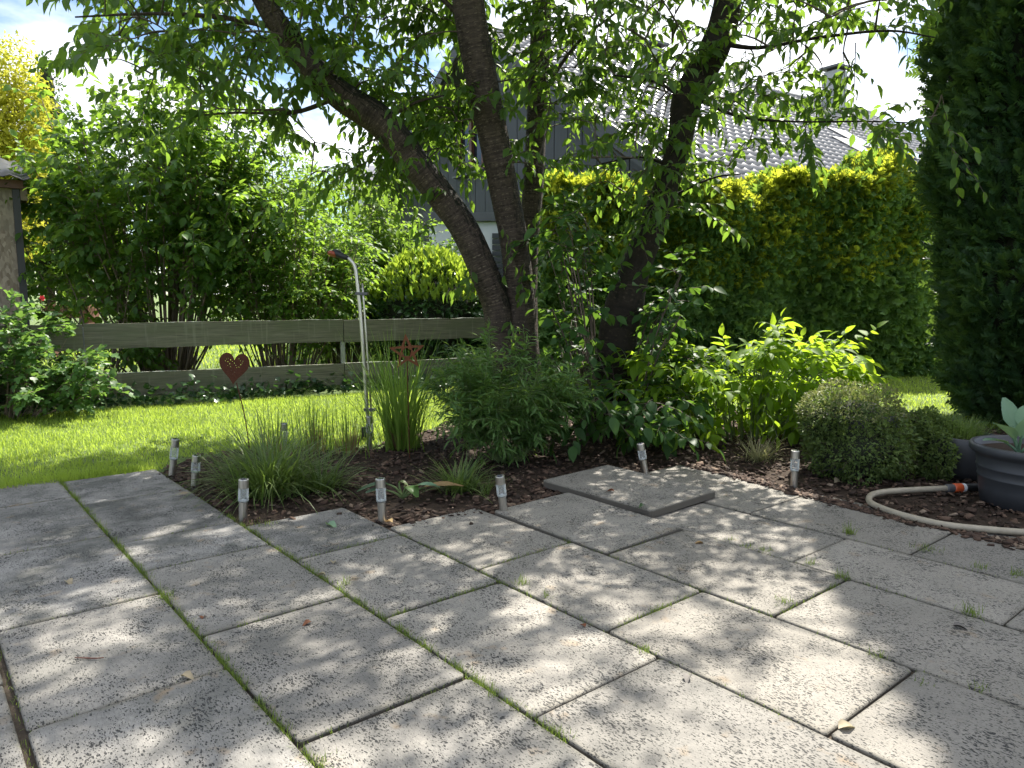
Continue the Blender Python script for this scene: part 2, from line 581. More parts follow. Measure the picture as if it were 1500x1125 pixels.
def mat_steel():
    m, ns, ls, p, out = M_('brushed_steel')
    v = mapping(ns, ls, coords(ns), (220, 220, 3))
    n = noise(ns, ls, v, 1, 3)
    ls.new(ramp(ns, ls, n, [(.3, (.42, .40, .37)), (.7, (.62, .60, .56))]), p.inputs['Base Color'])
    p.inputs['Metallic'].default_value = 1
    ls.new(math_(ns, ls, 'ADD', math_(ns, ls, 'MULTIPLY', n, .2), .24), p.inputs['Roughness'])
    return m
MAT['steel'] = mat_steel()

def mat_glass(name, col, rough, ior=1.45):
    m, ns, ls, p, out = M_(name)
    p.inputs['Base Color'].default_value = (*col, 1)
    p.inputs['Transmission Weight'].default_value = 1
    p.inputs['Roughness'].default_value = rough
    p.inputs['IOR'].default_value = ior
    return m
def mat_lens():
    m, ns, ls, p, out = M_('clear_plastic')
    p.inputs['Base Color'].default_value = (.75, .77, .76, 1)
    p.inputs['Roughness'].default_value = .12
    tr = ns.new('ShaderNodeBsdfTransparent'); tr.inputs['Color'].default_value = (.93, .95, .94, 1)
    fr = node(ns, 'ShaderNodeFresnel', IOR=1.5)
    n = noise(ns, ls, mapping(ns, ls, coords(ns), (400, 400, 2)), 1, 2)
    mx = ns.new('ShaderNodeMixShader')
    ls.new(math_(ns, ls, 'ADD', math_(ns, ls, 'MULTIPLY', n, .38), fr.outputs[0], True), mx.inputs[0])
    ls.new(tr.outputs[0], mx.inputs[1]); ls.new(p.outputs[0], mx.inputs[2])
    ls.new(mx.outputs[0], out.inputs['Surface'])
    return m
MAT['lens'] = mat_lens()
def mat_pane():
    m, ns, ls, p, out = M_('window_pane')
    p.inputs['Base Color'].default_value = (.012, .016, .022, 1)
    p.inputs['Roughness'].default_value = .06
    n = noise(ns, ls, coords(ns), 1.5, 1)
    bump(ns, ls, n, p, .05, .02)
    return m
MAT['pane'] = mat_pane()
def mat_skypane():
    m, ns, ls, p, out = M_('skylight_pane')
    p.inputs['Base Color'].default_value = (.25, .42, .5, 1)
    p.inputs['Roughness'].default_value = .12
    return m
MAT['skypane'] = mat_skypane()
def mat_solar():
    m, ns, ls, p, out = M_('solar_cell')
    w = node(ns, 'ShaderNodeTexWave', Scale=60.0); ls.new(coords(ns), w.inputs['Vector'])
    ls.new(mixc(ns, ls, math_(ns, ls, 'GREATER_THAN', w.outputs['Fac'], .93), (.01, .012, .03), (.3, .3, .32)), p.inputs['Base Color'])
    p.inputs['Roughness'].default_value = .15
    return m
MAT['solar'] = mat_solar()

def mat_slab():
    m, ns, ls, p, out = M_('pitted_concrete')
    co = coords(ns)
    oi = ns.new('ShaderNodeObjectInfo')
    va = ns.new('ShaderNodeVectorMath'); va.operation = 'ADD'
    off = ns.new('ShaderNodeVectorMath'); off.operation = 'SCALE'; off.inputs[0].default_value = (37, 53, 0)
    ls.new(oi.outputs['Random'], off.inputs['Scale'])
    ls.new(co, va.inputs[0]); ls.new(off.outputs[0], va.inputs[1])
    P = va.outputs[0]
    # warp so the pits run unevenly
    wn_ = node(ns, 'ShaderNodeTexNoise', Scale=26.0, Detail=3.0); ls.new(P, wn_.inputs['Vector'])
    wsc = ns.new('ShaderNodeVectorMath'); wsc.operation = 'SCALE'; wsc.inputs['Scale'].default_value = .022
    ls.new(wn_.outputs['Color'], wsc.inputs[0])
    wv = ns.new('ShaderNodeVectorMath'); wv.operation = 'ADD'
    ls.new(P, wv.inputs[0]); ls.new(wsc.outputs[0], wv.inputs[1])
    pits = None
    dens = noise(ns, ls, P, 5.5, 2)
    for sx, sy, k in ((95, 36, .33), (140, 60, .36), (210, 95, .42), (60, 30, .19)):
        v = node(ns, 'ShaderNodeTexVoronoi', Scale=1.0)
        ls.new(mapping(ns, ls, wv.outputs[0], (sx, sy, sx), (sx, sy, 0)), v.inputs['Vector'])
        sep = ns.new('ShaderNodeSeparateColor'); ls.new(v.outputs['Color'], sep.inputs[0])
        lim = math_(ns, ls, 'MULTIPLY', math_(ns, ls, 'MULTIPLY', sep.outputs[0], k * 2.1), dens)
        d = math_(ns, ls, 'SUBTRACT', lim, v.outputs['Distance'])
        mask = math_(ns, ls, 'MULTIPLY', d, 14.0, True)
        pits = mask if pits is None else math_(ns, ls, 'MAXIMUM', pits, mask)
    fine = noise(ns, ls, P, 180, 4, .6)
    grain = noise(ns, ls, mapping(ns, ls, P, (150, 40, 100)), 1, 4, .6)
    big = noise(ns, ls, P, 3.2, 4, .6)
    at = ns.new('ShaderNodeAttribute'); at.attribute_type = 'OBJECT'; at.attribute_name = 'wear'
    ca = mixc(ns, ls, at.outputs['Fac'], (.205, .188, .158), (.188, .181, .171))
    cb = mixc(ns, ls, at.outputs['Fac'], (.265, .243, .206), (.255, .246, .231))
    c = mixc(ns, ls, ramp(ns, ls, big, [(.3, 0), (.7, 1)]), ca, cb)
    c = mixc(ns, ls, math_(ns, ls, 'MULTIPLY', ramp(ns, ls, grain, [(.45, 0), (.62, 1)]), .5), c, (.14, .134, .122))
    c = mixc(ns, ls, math_(ns, ls, 'MULTIPLY', ramp(ns, ls, fine, [(.5, 0), (.66, 1)]), .3), c, (.11, .106, .098))
    # algae darkening and rusty blotches, more on some slabs than on others
    alg = ramp(ns, ls, noise(ns, ls, P, 2.6, 6, .7), [(.43, 0), (.64, .95)])
    at = ns.new('ShaderNodeAttribute'); at.attribute_type = 'OBJECT'; at.attribute_name = 'wear'
    c = mixc(ns, ls, math_(ns, ls, 'MULTIPLY', alg, at.outputs['Fac'], True), c, (.085, .085, .078))
    c = mixc(ns, ls, math_(ns, ls, 'MULTIPLY', ramp(ns, ls, noise(ns, ls, P, 6.5, 3), [(.62, 0), (.74, 1)]), .5), c, (.26, .17, .08))
    ge = ns.new('ShaderNodeSeparateXYZ'); ls.new(coords(ns, 'Generated'), ge.inputs[0])
    ed = None
    for ax_, kk in (('X', 8.0), ('Y', 12.0)):
        d_ = math_(ns, ls, 'MULTIPLY', math_(ns, ls, 'SUBTRACT', .5, math_(ns, ls, 'ABSOLUTE', math_(ns, ls, 'SUBTRACT', ge.outputs[ax_], .5))), kk)
        ed = d_ if ed is None else math_(ns, ls, 'MINIMUM', ed, d_)
    rim = math_(ns, ls, 'SUBTRACT', math_(ns, ls, 'MULTIPLY', noise(ns, ls, P, 9, 5, .65), 1.25), ed)
    c = mixc(ns, ls, ramp(ns, ls, rim, [(.3, 0), (.75, .7)]), c, (.13, .12, .095))
    c = mixc(ns, ls, math_(ns, ls, 'MULTIPLY', pits, .93), c, (.024, .024, .024))
    # shade of the flanks below the arris, painted in as a soil colour
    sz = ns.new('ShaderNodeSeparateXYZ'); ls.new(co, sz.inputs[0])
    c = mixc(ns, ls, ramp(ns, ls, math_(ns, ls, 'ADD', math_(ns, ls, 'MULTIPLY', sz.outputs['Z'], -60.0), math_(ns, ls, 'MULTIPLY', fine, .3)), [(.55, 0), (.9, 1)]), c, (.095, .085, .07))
    hs = ns.new('ShaderNodeHueSaturation')
    hs.inputs['Saturation'].default_value = 1
    ls.new(math_(ns, ls, 'ADD', math_(ns, ls, 'MULTIPLY', oi.outputs['Random'], .36), .84), hs.inputs['Value'])
    ls.new(c, hs.inputs['Color'])
    ls.new(hs.outputs[0], p.inputs['Base Color'])
    p.inputs['Roughness'].default_value = .78
    p.inputs['Specular IOR Level'].default_value = .3
    h = math_(ns, ls, 'SUBTRACT', math_(ns, ls, 'MULTIPLY', fine, .35), pits)
    h = math_(ns, ls, 'ADD', h, math_(ns, ls, 'MULTIPLY', grain, .4))
    bump(ns, ls, h, p, .8, .004)
    return m
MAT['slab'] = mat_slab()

def mat_bark(name, dark, mid, lent, moss, moss_amt, ring=70.0):
    m, ns, ls, p, out = M_(name)
    uv = coords(ns, 'UV')
    n1 = noise(ns, ls, mapping(ns, ls, uv, (2.2, ring, 1)), 1, 5, .65, .8)
    n2 = noise(ns, ls, mapping(ns, ls, uv, (10, 10, 1)), 1, 5, .6)
    pat = noise(ns, ls, mapping(ns, ls, uv, (3, 5, 1)), 1, 4, .65)
    rr = math_(ns, ls, 'ADD', math_(ns, ls, 'MULTIPLY', n1, .6), math_(ns, ls, 'MULTIPLY', pat, .4))
    c = mixc(ns, ls, ramp(ns, ls, rr, [(.38, 0), (.62, 1)]), dark, mid)
    l = ramp(ns, ls, noise(ns, ls, mapping(ns, ls, uv, (5, ring * 1.5, 1)), 1, 2), [(.6, 0), (.68, 1)])
    c = mixc(ns, ls, math_(ns, ls, 'MULTIPLY', l, .55), c, lent)
    # lichen and moss: grown on the upper side, in ragged patches
    geo = ns.new('ShaderNodeNewGeometry')
    sp_ = ns.new('ShaderNodeSeparateXYZ'); ls.new(geo.outputs['True Normal'], sp_.inputs[0])
    up = math_(ns, ls, 'ADD', math_(ns, ls, 'MULTIPLY', sp_.outputs['Z'], .55), math_(ns, ls, 'MULTIPLY', sp_.outputs['X'], .2))
    mk = math_(ns, ls, 'ADD', up, math_(ns, ls, 'MULTIPLY', math_(ns, ls, 'SUBTRACT', n2, .5), 1.6))
    mk = ramp(ns, ls, math_(ns, ls, 'ADD', mk, moss_amt), [(.3, 0), (.48, 1)])
    mc = ramp(ns, ls, noise(ns, ls, mapping(ns, ls, uv, (25, 25, 1)), 1, 4), [(.4, moss), (.62, tuple(x * .5 for x in moss)), (.7, (.2, .21, .17))])
    c = mixc(ns, ls, mk, c, mc)
    ls.new(c, p.inputs['Base Color'])
    p.inputs['Roughness'].default_value = .8
    p.inputs['Specular IOR Level'].default_value = .25
    h = math_(ns, ls, 'ADD', n1, math_(ns, ls, 'MULTIPLY', n2, .8))
    bump(ns, ls, h, p, .9, .012)
    return m
MAT['bark'] = mat_bark('cherry_bark', (.022, .016, .013), (.095, .069, .055), (.25, .2, .15), (.014, .015, .01), .10, 50.0)
MAT['bark_moss'] = mat_bark('mossy_bark', (.01, .008, .006), (.03, .022, .016), (.07, .055, .035), (.05, .06, .018), -.02, 22)

def mat_wood():
    m, ns, ls, p, out = M_('weathered_board')
    co = coords(ns)
    oi = ns.new('ShaderNodeObjectInfo')
    va = ns.new('ShaderNodeVectorMath'); va.operation = 'ADD'
    ls.new(co, va.inputs[0]); ls.new(oi.outputs['Random'], va.inputs[1])
    P = va.outputs[0]
    g = noise(ns, ls, mapping(ns, ls, P, (3, 3, 70)), 1, 6, .6, .4)
    b = noise(ns, ls, mapping(ns, ls, P, (1.4, 1.4, 4)), 1, 4)
    c = mixc(ns, ls, ramp(ns, ls, g, [(.3, 0), (.7, 1)]), (.075, .07, .048), (.19, .178, .13))
    c = mixc(ns, ls, ramp(ns, ls, b, [(.45, 0), (.7, .8)]), c, (.10, .11, .06))
    st = noise(ns, ls, mapping(ns, ls, P, (16, 16, 1.2)), 1, 3)
    c = mixc(ns, ls, ramp(ns, ls, st, [(.58, 0), (.72, .6)]), c, (.24, .235, .18))
    # grey lichen along the top edge of each board
    sp_ = ns.new('ShaderNodeSeparateXYZ'); ls.new(coords(ns, 'Generated'), sp_.inputs[0])
    top = math_(ns, ls, 'ADD', math_(ns, ls, 'MULTIPLY', math_(ns, ls, 'SUBTRACT', sp_.outputs['Z'], .93), 7.0), math_(ns, ls, 'SUBTRACT', noise(ns, ls, P, 14, 4), .55))
    c = mixc(ns, ls, ramp(ns, ls, top, [(.25, 0), (.4, 1)]), c, (.42, .44, .38))
    ls.new(c, p.inputs['Base Color'])
    p.inputs['Roughness'].default_value = .85
    bump(ns, ls, g, p, .5, .006)
    return m
MAT['board'] = mat_wood()

def mat_shed():
    m, ns, ls, p, out = M_('chipboard')
    co = coords(ns)
    v = node(ns, 'ShaderNodeTexVoronoi', Scale=38.0)
    ls.new(mapping(ns, ls, co, (1, 1, .45)), v.inputs['Vector'])
    sep = ns.new('ShaderNodeSeparateColor'); ls.new(v.outputs['Color'], sep.inputs[0])
    c = ramp(ns, ls, sep.outputs[0], [(0, (.16, .12, .085)), (.5, (.25, .2, .15)), (1, (.34, .28, .22))])
    c = mixc(ns, ls, ramp(ns, ls, noise(ns, ls, co, 2.5, 5), [(.4, 0), (.7, .7)]), c, (.14, .12, .1))
    ls.new(c, p.inputs['Base Color'])
    p.inputs['Roughness'].default_value = .8
    bump(ns, ls, sep.outputs[0], p, .3, .004)
    return m
MAT['chipboard'] = mat_shed()

def mat_cladding():
    m, ns, ls, p, out = M_('grey_cladding')
    co = coords(ns)
    g = noise(ns, ls, mapping(ns, ls, co, (9, 9, .7)), 1, 4)
    oi = ns.new('ShaderNodeObjectInfo')
    c = mixc(ns, ls, g, (.045, .048, .056), (.066, .07, .08))
    c = mixc(ns, ls, math_(ns, ls, 'MULTIPLY', oi.outputs['Random'], .3), c, (.04, .042, .05))
    ls.new(c, p.inputs['Base Color'])
    p.inputs['Roughness'].default_value = .6
    return m
MAT['cladding'] = mat_cladding()

def mat_tile():
    m, ns, ls, p, out = M_('roof_tile')
    co = coords(ns)
    g = noise(ns, ls, co, 3, 4)
    at = ns.new('ShaderNodeAttribute'); at.attribute_name = 'tint'
    c = mixc(ns, ls, at.outputs['Fac'], (.19, .18, .185), (.27, .26, .265))
    c = mixc(ns, ls, math_(ns, ls, 'MULTIPLY', g, .4), c, (.2, .19, .19))
    ls.new(c, p.inputs['Base Color'])
    p.inputs['Roughness'].default_value = .3
    p.inputs['Specular IOR Level'].default_value = .9
    return m
MAT['tile'] = mat_tile()

def mat_lawn():
    m, ns, ls, p, out = M_('turf')
    co = coords(ns)
    n = noise(ns, ls, co, 2.2, 5)
    f = noise(ns, ls, co, 60, 4)
    c = mixc(ns, ls, n, (.06, .11, .02), (.12, .18, .035))
    c = mixc(ns, ls, math_(ns, ls, 'MULTIPLY', f, .6), c, (.06, .075, .02))
    ls.new(c, p.inputs['Base Color'])
    p.inputs['Roughness'].default_value = .9
    bump(ns, ls, f, p, .9, .03)
    return m
MAT['turf'] = mat_lawn()

def mat_chip():
    m, ns, ls, p, out = M_('bark_chip')
    at = ns.new('ShaderNodeAttribute'); at.attribute_name = 'tint'
    n = noise(ns, ls, coords(ns), 60, 4)
    c = ramp(ns, ls, at.outputs['Fac'], [(0, (.025, .016, .011)), (.5, (.075, .044, .03)), (.85, (.15, .095, .065)), (1, (.3, .23, .17))])
    c = mixc(ns, ls, math_(ns, ls, 'MULTIPLY', n, .6), c, (.03, .02, .015))
    ls.new(c, p.inputs['Base Color'])
    p.inputs['Roughness'].default_value = .85
    p.inputs['Specular IOR Level'].default_value = .3
    return m
MAT['chip'] = mat_chip()

def mat_hose():
    m, ns, ls, p, out = M_('hose_rubber')
    n = noise(ns, ls, coords(ns), 25, 4)
    ls.new(mixc(ns, ls, n, (.22, .19, .14), (.36, .32, .25)), p.inputs['Base Color'])
    p.inputs['Roughness'].default_value = .5
    bump(ns, ls, n, p, .1, .003)
    return m
MAT['hose'] = mat_hose()

# ------------------------------------------------------------------ the ground
kind(obj('ground', np.array([(-900, -300, -.06), (900, -300, -.06), (900, 1500, -.06), (-900, 1500, -.06)]), [(0, 1, 2, 3)], MAT['turf']), 'structure')

FENCE_A, FENCE_B = np.array([-6.9, 7.05, 0]), np.array([-.1, 10.75, 0])
bed_border = [G(236, 690), G(262, 668), G(330, 660), G(420, 652), G(545, 652), G(620, 632), G(700, 600), G(800, 588), G(960, 585), G(1130, 600), G(1290, 612), G(1420, 622), G(1560, 640)]
bed_poly = [p for p in bed_border] + [np.array([4.6, 3.2, 0]), UV(4.6, -.2), UV(4.2, -.2), UV(4.2, -2.2), UV(4.33, -3.25), UV(3.1, -3.1), UV(2.5, -3.2), UV(2.45, -3.3), UV(1.9, -3.35), UV(1.9, -3.8), UV(1.33, -3.9), UV(1.3, -5.6)]

def sheet(name, poly, z, step, amp, mat, k='structure'):
    """a gently uneven sheet of ground cut to a polygon"""
    pl = np.array([q[:2] for q in poly])
    lo, hi = pl.min(0) - step, pl.max(0) + step
    nx, ny = int((hi[0] - lo[0]) / step) + 2, int((hi[1] - lo[1]) / step) + 2
    gx, gy = np.meshgrid(lo[0] + np.arange(nx) * step, lo[1] + np.arange(ny) * step)
    Q = np.stack([gx.ravel(), gy.ravel()], 1)
    ins = inside(Q, [tuple(q) for q in pl])
    h = z + amp * (np.sin(Q[:, 0] * 3.1 + 1) * np.cos(Q[:, 1] * 2.3) + .6 * np.sin(Q[:, 0] * 7.7 + Q[:, 1] * 5.9) + .4 * (rng.random(len(Q)) - .5))
    V = np.column_stack([Q, h])
    i = np.arange(nx * ny).reshape(ny, nx)
    F = np.stack([i[:-1, :-1], i[:-1, 1:], i[1:, 1:], i[1:, :-1]], -1).reshape(-1, 4)
    F = F[ins[F].any(1)]
    used = np.unique(F)
    mp = np.full(len(V), -1); mp[used] = np.arange(len(used))
    return kind(obj(name, V[used], mp[F], mat, smooth=True), k)

lawn_poly = [UV(-2.7, -4.1), UV(-1.0, -4.3), UV(-.4, -5.42), UV(.2, -5.72), UV(1.36, -5.62)] + bed_border[1:8] + [np.array([.6, 9.3, 0]), FENCE_B + np.array([0, -.35, 0]), FENCE_A + np.array([0, -.2, 0]), np.array([-8.5, 6.2, 0])]
sheet('lawn', lawn_poly, -.018, .12, .004, MAT['turf'])
lawn2_poly = bed_border[8:] + [np.array([6.5, 6.5, 0]), np.array([8.5, 9, 0]), np.array([8.2, 11.9, 0]), np.array([1.0, 10.0, 0])]
sheet('side_lawn', lawn2_poly, -.018, .15, .004, MAT['turf'])
sheet('mulch_bed', bed_poly, -.02, .06, .006, MAT['soil'])

# ------------------------------------------------------------------ patio of concrete slabs
UB = [-.98, -.39, .195, .775, 1.37, 1.96, 2.555, 3.16, 3.69, 4.40]
SLABS = {
    0: [-.7, -1.6, -2.45, -3.3, -4.2],
    1: [-1.1, -1.95, -2.8, -3.65, -4.5, -5.4],
    2: [-.75, -1.6, -2.44, -3.26, -4.23, -5.20, -5.8],
    3: [-.2, -1.04, -1.88, -2.74, -3.56, -4.05, -4.95, -5.68],
    4: [.1, -.72, -1.56, -2.45, -3.27, -3.93],
    5: [.75, -.1, -.96, -1.82, -2.62, -3.42],
    6: [1.1, .25, -.62, -1.49, -2.38, -3.27],
    7: [.85, -.02, -.89, -1.76, -2.65],
    8: [.3, -.58, -1.45, -2.33, -3.36],
}
edge = [UV(-2.8, 1.3), UV(4.3, 1.3), UV(4.3, -3.3), UV(3.7, -3.3), UV(3.2, -3.3), UV(2.5, -3.3), UV(1.95, -3.9), UV(1.4, -4.0), UV(1.38, -5.6), UV(.2, -5.75), UV(-.4, -5.4), UV(-1.0, -4.3), UV(-2.8, -4.0)]
patio = kind(obj('patio', np.array(edge) + np.array([0, 0, -.02]), [tuple(range(len(edge)))], MAT['sand']), 'structure')
slab_cells = []

def bevel_slab(w, l, t, b=.006, corner=0.0):
    """a slab with a soft arris; local x across, y along, top at 0"""
    def ring(ix, z):
        a, c = w / 2 - ix, l / 2 - ix
        k = .012
        pts = []
        for sx, sy in ((1, 1), (-1, 1), (-1, -1), (1, -1)):
            if sx * sy > 0: pts += [(sx * a, sy * (c - k), z), (sx * (a - k), sy * c, z)]
            else: pts += [(sx * (a - k), sy * c, z), (sx * a, sy * (c - k), z)]
        return pts
    V = ring(0, -t) + ring(0, -b) + ring(b * .4, -b * .35) + ring(b, 0)
    F = []
    for r in range(3):
        for i in range(8):
            j = (i + 1) % 8
            F.append((r * 8 + i, r * 8 + j, (r + 1) * 8 + j, (r + 1) * 8 + i))
    F.append(tuple(range(24, 32)))
    F.append(tuple(range(8))[::-1])
    return np.array(V), F

ROTZ = math.atan2(EU[1], EU[0])
def put_slab(u0, u1, v0, v1, z=0.0, tilt=(0, 0), wear=.4, turn=0.0, t=.044):
    V, F = bevel_slab(u1 - u0, v1 - v0, t)
    V[:, :2] += 0
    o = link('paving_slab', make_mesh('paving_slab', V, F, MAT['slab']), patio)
    c = UV((u0 + u1) / 2, (v0 + v1) / 2, z) - root_loc(patio)
    # local x runs along u, local y along -v so that the frame stays right-handed
    o.matrix_local = Matrix.Translation(c) @ Matrix.Rotation(ROTZ + turn, 4, 'Z') @ Matrix.Rotation(tilt[0], 4, 'X') @ Matrix.Rotation(tilt[1], 4, 'Y')
    o['wear'] = wear
    return o

for s, js in SLABS.items():
    for a, b in zip(js[:-1], js[1:]):
        g = .004 + random.random() * .003
        u0, u1 = UB[s] + g, UB[s + 1] - g
        if s == 2 : u0 += .004
        if s == 1 : u1 -= .010
        wear = .25 + .35 * random.random()
        if (a + b) / 2 < -3.2 and s <= 4: wear = 1.25
        if s <= 3: wear = max(wear, .55 + .3 * random.random())
        if s >= 5: wear *= .5
        z, tl = random.uniform(-.003, .003), (random.uniform(-.003, .003), random.uniform(-.004, .004))
        if s == 6 and b < -3.2: z, tl = .016, (.006, -.012)
        if s == 7 and b == -2.65: z = -.004
        put_slab(u0, u1, b + g * random.uniform(.7, 1.5), a - g * random.uniform(.6, 1.3), z, tl, wear, random.uniform(-.004, .004))
        slab_cells.append((u0, u1, b, a))
for s in (-1, -2, -3):
    vv = 1.2 - .3 * (s % 2)
    while vv > -4.2 - .3 * s * 0:
        u0 = UB[0] + s * .59
        put_slab(u0 + .006, u0 + .584, vv - .84, vv - .008, random.uniform(-.002, .002), (0, 0), .6, 0)
        vv -= .85
# the loose slab lying half over its neighbours
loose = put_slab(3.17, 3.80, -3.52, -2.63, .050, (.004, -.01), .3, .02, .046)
loose['label'] = 'loose paving slab lying raised on top of the others'

# bark chips of the bed: real wedges
N = 24000
nb = int(N * .86)
cp2 = in_poly(bed_poly, nb)
strip = []
for k in range(N - nb):      # chips that spilled over the slab edges
    v = rng.uniform(-3.3, -.6)
    strip.append(UV(4.24 + .16 * min(1, max(0, (-v - 1.9) / 1.2)) + rng.normal() * .04, v)[:2] if rng.random() < .8 else UV(rng.uniform(2, 3.2), -3.36 + rng.normal() * .05)[:2])
cp2 = np.vstack([cp2, np.array(strip)])
rel_u, rel_v = cp2 @ EU[:2], cp2 @ EV[:2]
onslab = np.zeros(len(cp2), bool)
for (u0, u1, v0, v1) in slab_cells + [(3.17, 3.8, -3.52, -2.63)]:
    onslab |= (rel_u > u0) & (rel_u < u1) & (rel_v > v0) & (rel_v < v1)
drop = onslab & (rng.random(len(cp2)) < .95) & ~(rel_u > 4.21 + .16 * np.clip((-rel_v - 1.9) / 1.2, 0, 1) + rng.normal(size=len(cp2)) * .015)
cp2, onslab = cp2[~drop], onslab[~drop]
n = len(cp2)
CH = np.array([(-.5, -.32, -.12), (.45, -.4, -.1), (.55, .3, -.14), (-.4, .38, -.1), (-.42, -.25, .12), (.38, -.3, .16), (.42, .22, .1), (-.35, .3, .15)])
CHF = np.array([(0, 2, 1), (0, 3, 2), (4, 5, 6), (4, 6, 7), (0, 1, 5), (0, 5, 4), (1, 2, 6), (1, 6, 5), (2, 3, 7), (2, 7, 6), (3, 0, 4), (3, 4, 7)])
S = rng.gamma(2.6, .0095, n).clip(.008, .065)
D = np.column_stack([rng.normal(size=(n, 2)), rng.normal(size=n) * .28])
NN = np.column_stack([rng.normal(size=(n, 2)) * .35, np.ones(n)])
PP = np.column_stack([cp2, np.where(onslab, .003, -.013 + rng.random(n) * .018)])
V, F, t = scatter_mesh((CH * np.array([.62, 1.25, .62]), CHF), PP, nrm(D), nrm(NN), S, rng.random(n) ** 1.5)
kind(obj('bark_mulch', V, F, MAT['chip'], tint=t), 'stuff')['label'] = 'dark bark mulch covering the planting bed'

# moss and grass in the joints
jb, jz = [], []
def joint(p0, p1, dens, L0=.02, spread=.008):
    p0, p1 = np.array(p0), np.array(p1)
    d = np.linalg.norm(p1 - p0)
    n = int(d * dens)
    if n < 1: return
    # patchy growth
    t = rng.random(n * 3)
    ph = rng.random() * 6
    w = .5 + .5 * np.sin(t * d * 11 + ph) * np.sin(t * d * 27 + ph * 2)
    t = t[rng.random(n * 3) < w][:n]
    q = p0 + (p1 - p0) * t[:, None] + rng.normal(size=(len(t), 2)) * spread
    jb.append(np.column_stack([q, np.full(len(q), -.012)]))
    jz.append(np.full(len(q), L0))
def J(u0, v0, u1, v1, dens, L0=.022, sp_=.008): joint(UV(u0, v0)[:2], UV(u1, v1)[:2], dens, L0, sp_)
J(.775, -5.7, .775, -1.2, 700, .032, .008); J(1.37, -4.2, 1.37, -1.4, 720, .032, .008); J(1.96, -3.3, 1.96, -2.4, 520); J(1.96, -2.4, 1.96, -1, 130)
J(1.4, -3.27, 1.95, -3.27, 500); J(1.4, -2.45, 1.95, -2.45, 420); J(.8, -2.74, 1.36, -2.74, 200); J(.8, -3.56, 1.36, -3.56, 380, .018); J(.2, -3.26, .77, -3.26, 110)
J(.2, -4.23, .77, -4.23, 100); J(.8, -4.95, 1.36, -4.95, 260, .016); J(.8, -4.05, 1.36, -4.05, 120)
J(2.0, -2.62, 2.54, -2.62, 560); J(2.0, -1.82, 2.54, -1.82, 620); J(2.555, -2.7, 2.555, -1.5, 240); J(2.6, -1.49, 3.1, -1.49, 240); J(2.6, -2.38, 3.1, -2.38, 330, .018)
J(3.16, -2.2, 3.16, -1.2, 170); J(3.69, -2.2, 3.69, -.7, 70); J(2.555, -1.4, 2.555, -.4, 70); J(.195, -3.2, .195, -1.6, 70); J(.8, -1.88, 1.36, -1.88, 90); J(.2, -5.2, .77, -5.2, 160, .014)
J(.2, -2.44, .77, -2.44, 60); J(1.37, -4.1, 1.37, -5.6, 160, .02, .012)
def tuft(px, py, n, L0, r):
    c = G(px, py)[:2]
    q = c + rng.normal(size=(n, 2)) * r
    jb.append(np.column_stack([q, np.full(n, -.004)])[:max(12, int(n * .6))]); jz.append(np.full(len(jb[-1]), L0))
for a in ((1244, 782, 130, .06, .014), (1187, 826, 60, .035, .014), (1233, 847, 110, .045, .02), (1358, 805, 110, .032, .035), (1438, 831, 60, .032, .02), (1487, 842, 70, .035, .014), (1424, 899, 110, .04, .022), (1285, 962, 50, .03, .016), (1150, 882, 80, .035, .022),
          (724, 1016, 60, .022, .012), (765, 855, 90, .045, .016), (800, 874, 40, .035, .012), (945, 952, 60, .024, .015), (470, 1118, 90, .03, .02), (505, 856, 60, .05, .012), (390, 768, 80, .03, .03), (1436, 1008, 40, .025, .02), (1350, 1000, 40, .02, .02), (1120, 805, 60, .026, .02), (1095, 800, 50, .026, .02), (1070, 790, 40, .02, .016), (245, 874, 70, .04, .012)):
    tuft(*a)
jb, jz = np.vstack(jb), np.concatenate(jz)
n = len(jb)
V, F, t = blades(jb, rng.random(n) * 6.283, rng.random(n) * .9, rng.random(n) * .9, jz * (.5 + rng.random(n)), .0014 + .0016 * rng.random(n) + .012 * np.minimum(jz, .035) * rng.random(n), 2)
kind(obj('joint_grass', V, F, MAT['joint_blade'], tint=t), 'stuff')['label'] = 'grass and moss growing in the joints between the paving slabs'

# ------------------------------------------------------------------ lawn blades
def lawn(name, poly, n, hmin, hmax, w, z=-.02, label=None, far=False):
    q = in_poly(poly, n)
    base = np.column_stack([q, np.full(n, z)])
    L = hmin + (hmax - hmin) * rng.random(n) * (.6 + .5 * np.sin(q[:, 0] * 2.7) * np.sin(q[:, 1] * 3.3 + 1))
    V, F, t = blades(base, rng.random(n) * 6.283, rng.random(n) * .7, rng.random(n) * .8, L, np.full(n, w) * (.6 + .8 * rng.random(n)), 2)
    pt = .5 + .5 * np.sin(q[:, 0] * 3.1 + 1.7 * np.sin(q[:, 1] * 2.3)) * np.sin(q[:, 1] * 4.1 + 1.3 * np.sin(q[:, 0] * 1.9))
    t = np.clip(t * .6 + np.repeat(pt, 5) * .5 - .05, 0, 1)
    o = kind(obj(name, V, F, MAT['lawn_blade'], tint=t), 'stuff')
    if label: o['label'] = label
lawn('lawn_grass', lawn_poly, 110000, .03, .075, .006, label='sunlit short grass of the lawn on the left')
lawn('side_lawn_grass', lawn2_poly, 42000, .03, .075, .007, label='grass strip before the conifer hedge')
edge_poly = [UV(-.5, -5.55), UV(.2, -5.74), UV(1.3, -5.66), UV(1.38, -5.78), UV(.2, -5.95), UV(-.7, -5.75)]
lawn('lawn_edge_grass', edge_poly, 2600, .05, .11, .005, label='longer grass along the edge of the patio')
lawn('neighbour_grass', [(-16, 13), (-4, 13), (3, 13), (3, 19), (-16, 24), (-22, 20)], 26000, .06, .16, .02, z=-.06, label='sunlit grass of the neighbouring garden')

